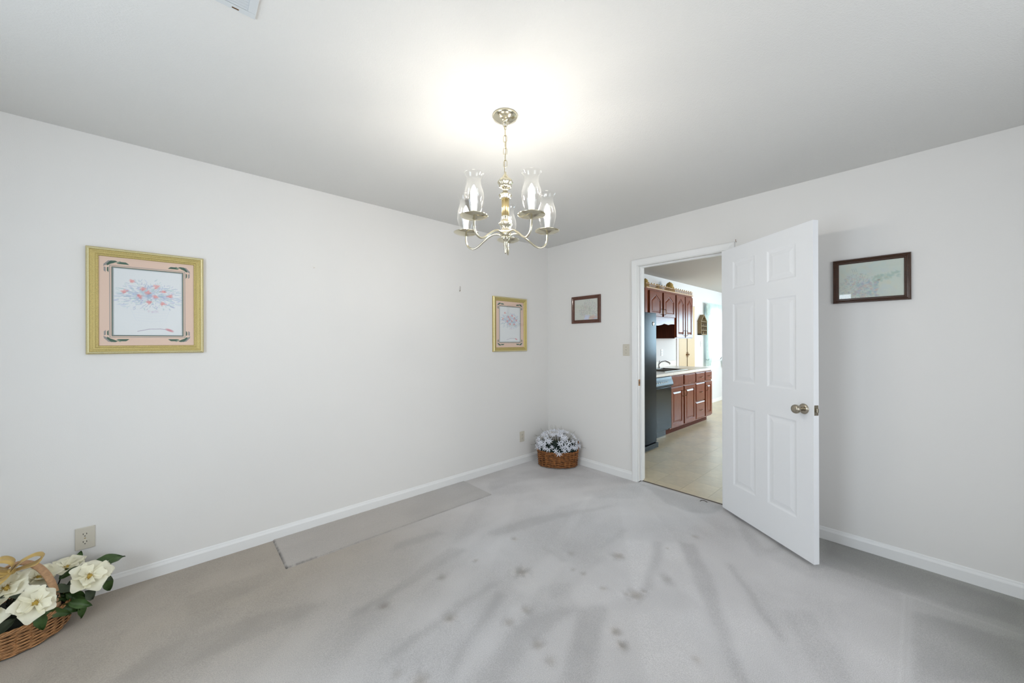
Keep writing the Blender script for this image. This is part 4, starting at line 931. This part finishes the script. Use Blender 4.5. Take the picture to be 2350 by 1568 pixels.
# things on the kitchen wall
t = thing('wall_shelf_ornament', 'weathered wooden arched lattice ornament beside the kitchen curtains', 'ornament', (7.76, KV, 1.465)); W_, h1, h2, dd = .30, .27, .42, .075
k = MB(); k.box((0, -dd, 0), (.02, 0, h1)).box((W_ - .02, -dd, 0), (W_, 0, h1)).box((0, -dd, 0), (W_, 0, .02))
def slope(k, xa, za, xb, zb_, th=.02): 
    a = Vector((xa, za)); b = Vector((xb, zb_)); nrm = Vector((-(b - a).y, (b - a).x)).normalized() * th
    k.prism([tuple(a), tuple(b), tuple(b + nrm), tuple(a + nrm)], -dd, 0)
slope(k, 0, h1 - .01, W_ / 2, h2 - .02); slope(k, W_ / 2, h2 - .02, W_, h1 - .01); k.build('case', ORN, t)
k = MB()
for z in (.095, .18, .27): k.box((.02, -dd + .004, z - .008), (W_ - .02, 0, z + .008))
for x in (.10, .20): k.box((x - .007, -dd + .004, .02), (x + .007, 0, h1 + .05))
k.build('shelves', ORN, t)
MB().prism([(.01, .01), (W_ - .01, .01), (W_ - .01, h1), (W_ / 2, h2 - .02), (.01, h1)], -.006, -.001).build('back_board', mat('light_back', (196, 190, 176), .7), t)
r_ = random.Random(4)
for i in range(3):
    for j in range(3):
        k = MB(); k.lathe([(0, 0), (.022, .002), (.028, .02), (.020, .042), (.008, .052), (0, .058)], c=(.055 + .095 * i, -.042, .022 + (.0, .082, .167)[j]), seg=10); k.build('trinket', (DARK, WALNUT, ORN)[r_.randrange(3)], t)
switch('white light switch on the kitchen wall beside the curtains', (7.94, KV, 1.28), 0)
t = outlet('white outlet above the backsplash behind the sink', (6.21, KV, 1.14), 0, WHITEP)
t = outlet('white outlet low on the kitchen wall below the window', (9.40, KV, .34), 0, WHITEP)

# ---------------------------------------------------------------- woven baskets
def weave(mb, c, r0, r1, h, rows, stakes, sx=1, sy=1, thick=.0035, amp=.003, rnd=None, z0=0):
    rnd = rnd or random.Random(1)
    for i in range(rows):
        s = (i + .5) / rows; r = r0 + (r1 - r0) * s ** .8; z = z0 + h * s; n = stakes * 3; pts = []
        for q in range(n):
            a = 2 * math.pi * q / n; rr = r + amp * math.cos(a * stakes / 2 * 2 / 2 * 1 + math.pi * (i % 2)) + rnd.uniform(-.0006, .0006)
            pts.append((c[0] + rr * sx * math.cos(a), c[1] + rr * sy * math.sin(a), c[2] + z + rnd.uniform(-.0008, .0008)))
        mb.tube(pts, thick * rnd.uniform(.8, 1.15), 5, True)
def frameM(axis, up_=Vector((0, 0, 1)), loc=(0, 0, 0), roll=0, sc=1):
    z = Vector(axis).normalized(); x = up_.cross(z); x = x.normalized() if x.length > 1e-3 else Vector((1, 0, 0)); y = z.cross(x)
    M = Matrix((x, y, z)).transposed().to_4x4(); M = M @ Matrix.Rotation(roll, 4, 'Z') @ Matrix.Scale(sc, 4); M.translation = loc; return M

# --- round basket of magnolias at the left edge
BC = (-.565, 2.735, 0)
mg = thing('magnolia_basket', 'round wicker basket of cream magnolias with a gold ribbon bow', 'flower basket', BC)
k = MB(); weave(k, (0, 0, 0), .158, .172, .108, 15, 26, thick=.0036, amp=.0035, z0=.004); k.build('basket_weave', WICK, mg, smooth=True, kind='stuff')
k = MB()
for q in range(26):
    a = 2 * math.pi * (q + .5) / 26; k.tube([(math.cos(a) * .156, math.sin(a) * .156, .002), (math.cos(a) * .166, math.sin(a) * .166, .06), (math.cos(a) * .171, math.sin(a) * .171, .112)], .003, 5)
k.build('stakes', WICKD, mg, smooth=True, kind='stuff')
k = MB(); k.lathe([(0, .003), (.150, .003), (.163, .095), (.150, .100), (0, .085)], seg=36); k.build('liner', HOLLOW, mg)
k = MB()
for ph in (0, 2.1, 4.2):
    k.tube([((.172 + .005 * math.cos(a * 14 + ph)) * math.cos(a), (.172 + .005 * math.cos(a * 14 + ph)) * math.sin(a), .113 + .005 * math.sin(a * 14 + ph)) for a in np.linspace(0, 2 * math.pi, 120, endpoint=False)], .0042, 6, True)
k.build('rim', WICK, mg, smooth=True)
# wrapped handle: flat strap arching over the basket
hp = []; hw = .016
for q in range(41):
    a = math.pi * q / 40; hp.append((.018 + .118 * math.cos(a), .027 - .088 * math.cos(a), .075 + .250 * math.sin(a) ** .85))
k = MB(); rows = []
for i, p in enumerate(hp):
    p = Vector(p); tt = (Vector(hp[min(i + 1, 40)]) - Vector(hp[max(i - 1, 0)])).normalized(); side = Vector((.6, .8, 0)); side = (side - tt * side.dot(tt)).normalized(); nr = tt.cross(side); q_ = .0008 * (i % 2)
    rows.append([tuple(p + side * hw * math.cos(b) + nr * (.0045 + q_) * math.sin(b)) for b in np.linspace(0, 2 * math.pi, 13)])
k.grid(rows); k.build('handle', CANE, mg, smooth=True)
k = MB()
for i in range(110):
    s = i / 109 * 40; i0 = min(39, int(s)); f_ = s - i0; p = Vector(hp[i0]) * (1 - f_) + Vector(hp[i0 + 1]) * f_; tt = (Vector(hp[i0 + 1]) - Vector(hp[i0])).normalized(); side = Vector((.6, .8, 0)); side = (side - tt * side.dot(tt)).normalized(); nr = tt.cross(side)
    k.tube([p + side * (hw + .0004) * math.cos(b) + nr * .0052 * math.sin(b) for b in np.linspace(0, 2 * math.pi, 12, endpoint=False)], .0013, 4, True)
k.build('cane_wrapping', CANE, mg, smooth=True, kind='stuff')

def petal_pts(L, W, cup, tip=.0, wav=.0, seed=0, nu=9, nv=7, base=.25):
    r = random.Random(seed); ph = r.uniform(0, 6); P_ = []
    for i in range(nu + 1):
        u = i / nu; wv = W * (base + (1 - base) * math.sin(math.pi * min(1, u * .62 + .02) ) ) * (1 - max(0, (u - .6) / .4) ** 3 * .45); row = []
        for j in range(nv + 1):
            v = (j / nv - .5) * 2
            z = cup * L * (u ** 1.6) + .22 * W * v * v * (1 - .3 * u) + wav * L * math.sin(5 * v + ph) * u + wav * L * .8 * math.sin(6 * u + ph) * abs(v)
            row.append((L * u * (1 - .26 * abs(v) ** 2.4 * u * u), wv * v * .5, z + tip * L * max(0, u - .7) ** 2 * 6))
        P_.append(row)
    return P_
def solidify(o, th=.0012):
    md = o.modifiers.new('thickness', 'SOLIDIFY'); md.thickness = th; md.offset = 0
pet_out = []; pet_in = []
for s in range(3):
    q = MB(); q.grid(petal_pts(.084, .088, .14 + .05 * s, -.35, .030, s + 10)); pet_out.append(q.mesh('petal', PETAL, True))
    q = MB(); q.grid(petal_pts(.060, .066, .42, -.3, .03, s + 20)); pet_in.append(q.mesh('petal', PETAL, True))
cen = MB(); cen.lathe([(0, .0), (.011, .0), (.013, .006), (.009, .013), (.0, .024)], seg=14)
rs = random.Random(5)
for i in range(46):
    a = rs.uniform(0, 6.3); r = rs.uniform(.006, .017); cen.tube([(math.cos(a) * r * .5, math.sin(a) * r * .5, .004), (math.cos(a) * r, math.sin(a) * r, .011 + rs.uniform(0, .008))], .0011, 4)
cenm = cen.mesh('flower_centre', STAMEN, True)
stemm = None
def magnolia(loc, axis, sc=1, roll=0, open_=1.0, n_out=5):
    M = frameM(axis, loc=loc, roll=roll, sc=sc)
    f = bpy.data.objects.new('magnolia_flower', cenm); COL.objects.link(f); f.parent = mg; f.matrix_local = M
    for i in range(n_out):
        a = 2 * math.pi * i / n_out + rs.uniform(-.12, .12); tilt = R(rs.uniform(-6, 14) + 34 * (1 - open_))
        o = inst('petal', pet_out[i % 3], f, Matrix.Rotation(a, 4, 'Z') @ Matrix.Translation((.006, 0, .000 + .001 * (i % 2))) @ Matrix.Rotation(-tilt, 4, 'Y') @ Matrix.Scale(rs.uniform(.88, 1.12), 4))
    for i in range(3):
        a = 2 * math.pi * (i + .3) / 3 + rs.uniform(-.2, .2); o = inst('petal', pet_in[i], f, Matrix.Rotation(a, 4, 'Z') @ Matrix.Translation((.005, 0, .004)) @ Matrix.Rotation(-R(rs.uniform(2, 14) + 20 * (1 - open_)), 4, 'Y'))
    return f
def rel(p): return (p[0] - BC[0], p[1] - BC[1], p[2])
magnolia(rel((-.476, 2.580, .198)), (.30, -.80, .62), .84, .5)
magnolia(rel((-.338, 2.715, .190)), (.35, -.70, .70), .92, 1.1, .9)
magnolia(rel((-.425, 2.830, .215)), (.10, -.15, 1.0), .80, .2, .8)
magnolia(rel((-.565, 2.660, .262)), (-.15, -.55, .85), .95, .9, .9)
magnolia(rel((-.500, 2.760, .228)), (.20, -.30, .95), .90, 2.0, .75)
magnolia(rel((-.600, 2.590, .185)), (-.25, -.85, .45), .85, 2.6, .8)
magnolia(rel((-.655, 2.760, .225)), (-.3, -.3, .9), .9, 2.2, .8)
lfm = []
for s in range(3):
    q = MB(); P_ = []; nu, nv = 10, 6; Lf, Wf = .105, .046
    for i in range(nu + 1):
        u = i / nu; wv = Wf * math.sin(math.pi * (u ** .85)) ** .75 if 0 < u < 1 else 0; wv = max(wv, .002); row = []
        for j in range(nv + 1):
            v = (j / nv - .5) * 2; row.append((Lf * u, wv * v * .5 * (1 + .06 * math.sin(14 * u + s)), .012 * abs(v) ** 1.3 - (.020 + .012 * s) * u * u * 1.6 + .003 * math.sin(9 * u + s * 2) * v))
        P_.append(row)
    q.grid(P_); lfm.append(q)
lf_me = [q.mesh('leaf', LEAF, True) for q in lfm]; lf_b = [q.mesh('leaf', LEAFB, True) for q in lfm]
def leafM(p, d, nrm=(0, -.4, 1), sc=1):
    x = Vector(d).normalized(); z = Vector(nrm); z = (z - x * z.dot(x)).normalized(); y = z.cross(x)
    M = Matrix((x, y, z)).transposed().to_4x4() @ Matrix.Scale(sc, 4); M.translation = rel(p); return M
LV = [((-.47, 2.575, .165), (.25, -.25, -.9), (.3, -1, .2), .85, 0), ((-.39, 2.70, .13), (.42, .0, -.75), (.5, -.8, .3), .95, 0), ((-.355, 2.735, .12), (.45, .15, -.75), (.4, -.9, .3), .85, 1),
      ((-.30, 2.78, .15), (.30, .1, -.9), (.5, -.8, .2), 1.0, 0), ((-.33, 2.80, .21), (.75, .35, .15), (-.2, -.6, .8), 1.0, 0), ((-.40, 2.85, .20), (.15, .2, .6), (.1, -1, .2), .7, 0),
      ((-.53, 2.60, .15), (-.55, -.15, -.3), (0, -.9, .5), .9, 1), ((-.545, 2.64, .20), (.75, .1, .1), (0, -.7, .7), .95, 0), ((-.46, 2.68, .19), (.8, .2, -.1), (0, -.5, .9), 1, 1),
      ((-.41, 2.74, .17), (.7, .1, .1), (0, -.8, .6), .9, 1), ((-.37, 2.68, .10), (.3, -.1, -.7), (.7, -.7, .2), .8, 0), ((-.60, 2.62, .16), (-.6, -.2, -.2), (0, -.8, .6), .9, 0),
      ((-.52, 2.68, .20), (-.2, -.3, .3), (0, -.6, .8), .9, 1), ((-.44, 2.78, .19), (.5, .3, .3), (0, -.7, .6), .9, 0), ((-.34, 2.76, .17), (.7, -.1, -.2), (.1, -.7, .7), .8, 1),
      ((-.68, 2.70, .17), (-.7, -.2, .1), (0, -.5, .8), 1, 0), ((-.62, 2.80, .2), (-.4, .3, .3), (0, -.5, .8), 1, 0), ((-.28, 2.76, .20), (.5, .45, .35), (-.3, -.7, .6), .75, 0), ((-.39, 2.64, .13), (.55, -.2, -.25), (.2, -.9, .4), .8, 0),
      ((-.41, 2.70, .15), (.5, .1, -.5), (.4, -.9, .2), 1, 0), ((-.40, 2.76, .17), (.6, .2, -.4), (.3, -.9, .3), 1, 0), ((-.42, 2.66, .12), (.35, .0, -.3), (.3, -1, .3), .8, 0),
      ((-.43, 2.72, .14), (.6, -.1, -.35), (.3, -.9, .3), .95, 0), ((-.46, 2.63, .13), (.45, -.2, -.2), (.1, -1, .4), .8, 0), ((-.50, 2.70, .15), (.55, -.3, .0), (.1, -1, .4), .9, 0)]
for i, (p, d, nrm, sc, b) in enumerate(LV):
    inst('leaf', (lf_b if b else lf_me)[i % 3], mg, leafM(p, d, nrm, sc))
k = MB(); rs2 = random.Random(2)
for i in range(60):
    a = rs2.uniform(0, 6.3); r = rs2.uniform(0, .12); p0 = Vector((math.cos(a) * r, math.sin(a) * r, .09)); p1 = p0 * 1.15 + Vector((rs2.uniform(-.03, .05), rs2.uniform(-.02, .03), rs2.uniform(.03, .10)))
    k.tube([p0, (p0 + p1) / 2 + Vector((.006, 0, .004)), p1], .0028, 5)
k.lathe([(0, .085), (.148, .088), (.135, .118), (.09, .140), (0, .150)], seg=24); k.build('stems', MOSS, mg, kind='stuff')
# gold ribbon bow tied on the handle
bw = MB(); BO = Vector((-.555 - BC[0], 2.66 - BC[1], .335))
def ribbon(pts, wid, mb, wdir=(0, 1, .15)):
    rows = []
    P_ = bez(pts, 8)
    for i, p in enumerate(P_):
        tt = (P_[min(i + 1, len(P_) - 1)] - P_[max(i - 1, 0)]).normalized(); sd = Vector(wdir); sd = (sd - tt * sd.dot(tt)).normalized(); s = i / (len(P_) - 1); wq = wid * (.45 + .55 * math.sin(math.pi * s) ** .6); nr = tt.cross(sd)
        rows.append([tuple(p + sd * wq * (v - .5) + nr * .004 * math.sin(v * 9 + s * 5)) for v in np.linspace(0, 1, 6)])
    mb.grid(rows)
O_ = lambda x, y, z: tuple(BO + Vector((x, y, z)))
ribbon([O_(0, 0, 0), O_(.03, -.01, .035), O_(.068, -.005, .050), O_(.088, 0, .038), O_(.072, .0, .012), O_(.03, 0, .002), O_(0, 0, 0)], .050, bw)
ribbon([O_(0, 0, 0), O_(-.04, -.01, .030), O_(-.09, -.005, .040), O_(-.12, 0, .020), O_(-.09, 0, -.008), O_(-.04, 0, -.004), O_(0, 0, 0)], .052, bw)
ribbon([O_(0, 0, 0), O_(.01, -.02, .045), O_(-.02, -.02, .068), O_(-.05, -.015, .050), O_(-.03, -.01, .02), O_(0, 0, 0)], .045, bw)
ribbon([O_(0, 0, 0), O_(-.04, -.03, -.03), O_(-.08, -.03, -.07), O_(-.12, -.03, -.13)], .040, bw)
ribbon([O_(0, 0, 0), O_(-.02, -.03, -.02), O_(-.055, -.05, -.045), O_(-.10, -.06, -.06)], .040, bw)
b_ = bw.build('ribbon_bow', SATIN, mg, smooth=True); solidify(b_, .0008)
k = MB(); k.lathe([(0, -.014), (.012, -.010), (.015, 0), (.012, .010), (0, .014)], seg=12, c=tuple(BO)); k.build('bow_knot', SATIN, mg, smooth=True)

# --- oval basket of white star flowers in the room corner
CC = (3.015, 2.605, 0); ang = math.atan2(-.76, .649)
fb = thing('flower_basket', 'oval brown wicker basket of white star flowers in the room corner', 'flower basket', CC, ang)
AX, BX = .215, .128
k = MB(); weave(k, (0, 0, 0), .94, 1.0, .155, 14, 24, AX, BX, .0052, .026, random.Random(3), .005); k.build('basket_weave', WICKD, fb, smooth=True, kind='stuff')
k = MB()
for q in range(24):
    a = 2 * math.pi * (q + .5) / 24; k.tube([(math.cos(a) * AX * .93, math.sin(a) * BX * .93, .002), (math.cos(a) * AX * .985, math.sin(a) * BX * .985, .16)], .0035, 5)
k.build('stakes', WICK, fb, smooth=True, kind='stuff')
k = MB(); k.lathe([(0, .003), (.86, .003), (.92, .14), (.85, .15), (0, .145)], seg=36, sx=AX, sy=BX); k.build('liner', HOLLOW, fb)
k = MB()
for ph in (0, 3.1):
    k.tube([((1 + .02 * math.cos(a * 16 + ph)) * AX * math.cos(a), (1 + .02 * math.cos(a * 16 + ph)) * BX * math.sin(a), .163 + .005 * math.sin(a * 16 + ph)) for a in np.linspace(0, 2 * math.pi, 110, endpoint=False)], .0052, 6, True)
k.build('rim', WICKD, fb, smooth=True)
for sx in (-1, 1):
    k = MB(); k.tube(bez([(sx * AX * .98, -.04, .15), (sx * (AX + .006), -.03, .23), (sx * (AX + .004), 0, .265), (sx * (AX + .006), .03, .23), (sx * AX * .98, .04, .15)], 5), .006, 6); k.build('side_handle', WICKD, fb, smooth=True)
Wm = Matrix.Translation(CC) @ Matrix.Rotation(ang, 4, 'Z')
def inside(p):
    q = Wm @ Vector(p); return q.x < U0 - .012 and q.y < V0 - .012
k = MB(); r3 = random.Random(8); k.lathe([(0, .12), (.84, .13), (.80, .19), (.55, .24), (0, .27)], seg=24, sx=AX, sy=BX)
for i in range(900):
    a = r3.uniform(0, 6.3); r = math.sqrt(r3.random()); x0, y0 = math.cos(a) * AX * r * .85, math.sin(a) * BX * r * .85
    L = r3.uniform(.09, .17); lean = r3.uniform(.2, .62) * (.35 + r); dx, dy = math.cos(a) * lean, math.sin(a) * lean
    p1 = (x0 + dx * L * .5, y0 + dy * L * .5, .14 + L * .6); p2 = (x0 + dx * L, y0 + dy * L, .14 + L * (1 - .45 * lean)); 
    if not inside(p2) or not inside(p1): continue
    wd_ = .0022; k.add([(x0 - wd_, y0, .13), (x0 + wd_, y0, .13), (p1[0] + wd_, p1[1], p1[2]), (p1[0] - wd_, p1[1], p1[2]), p2], [(0, 1, 2, 3), (3, 2, 4)])
k.build('grass', GRASS, fb, kind='stuff')
k = MB()
for i in range(70):
    a = r3.uniform(0, 6.3); L = r3.uniform(.12, .26); el = r3.uniform(.5, 1.5); dx, dy = math.cos(a) * math.cos(el), math.sin(a) * math.cos(el)
    p0 = (dx * .08, dy * .05, .18); p1 = (dx * (L + .05) * 1.1, dy * L * .8, .18 + L * math.sin(el)); 
    if inside(p1): k.tube([p0, ((p0[0] + p1[0]) / 2, (p0[1] + p1[1]) / 2, (p0[2] + p1[2]) / 2 + .012), p1], [.0018, .0013, .0006], 4)
for p1 in ((.30, -.02, .20), (-.29, -.03, .22), (-.26, .02, .30)):
    if inside(p1): k.tube([(0, 0, .2), (p1[0] * .6, p1[1] * .6, p1[2] + .02), p1], [.002, .0015, .0008], 4)
k.build('twigs', TWIG, fb, kind='stuff')
sfm = []
for s in range(3):
    q = MB(); rr = random.Random(s + 60)
    for i in range(7):
        a = 2 * math.pi * i / 7 + rr.uniform(-.15, .15); L = .034 * rr.uniform(.8, 1.1); up1 = rr.uniform(.1, .45); c_, s__ = math.cos(a), math.sin(a); w1 = .0040
        pt = lambda d, w_, h: (c_ * d - s__ * w_, s__ * d + c_ * w_, h)
        q.add([pt(.002, -.0015, 0), pt(.002, .0015, 0), pt(L * .55, w1, L * up1 * .8), pt(L * .55, -w1, L * up1 * .8), pt(L, 0, L * up1 * .9), pt(L * .5, 0, L * up1 * .8 - .002)], [(0, 1, 5), (1, 2, 5), (2, 4, 5), (4, 3, 5), (3, 0, 5)])
    q.lathe([(0, 0), (.003, .0), (.002, .006), (0, .008)], seg=6); sfm.append(q.mesh('star_flower', PETALW))
n = 0; tries = 0; used = []
while n < 92 and tries < 9000:
    tries += 1; a = r3.uniform(0, 2 * math.pi); el = r3.uniform(.0, 1.5) if r3.random() < .7 else r3.uniform(0, .6)
    d = Vector((math.cos(a) * math.cos(el), math.sin(a) * math.cos(el), math.sin(el))); p = Vector((d.x * .235, d.y * .165, .205 + d.z * .165))
    if p.y > .06 and r3.random() < .6: continue
    if not inside(p + d * .03) or any((p - u).length < .021 for u in used[-400:]): continue
    used.append(p); sc = r3.uniform(.85, 1.25); dd_ = (d + Vector((r3.uniform(-.3, .3), r3.uniform(-.5, .1), r3.uniform(-.2, .3)))).normalized()
    inst('star_flower', sfm[n % 3], fb, frameM(dd_, loc=p, roll=r3.uniform(0, 6), sc=sc)); n += 1
for p in ((.015, -.145, .165), (-.02, -.15, .195), (.07, -.14, .20), (.05, -.15, .235), (.10, -.13, .22)):
    inst('star_flower', sfm[0], fb, frameM(Vector((.1, -1, .35)), loc=p, roll=p[0] * 30, sc=1.15))
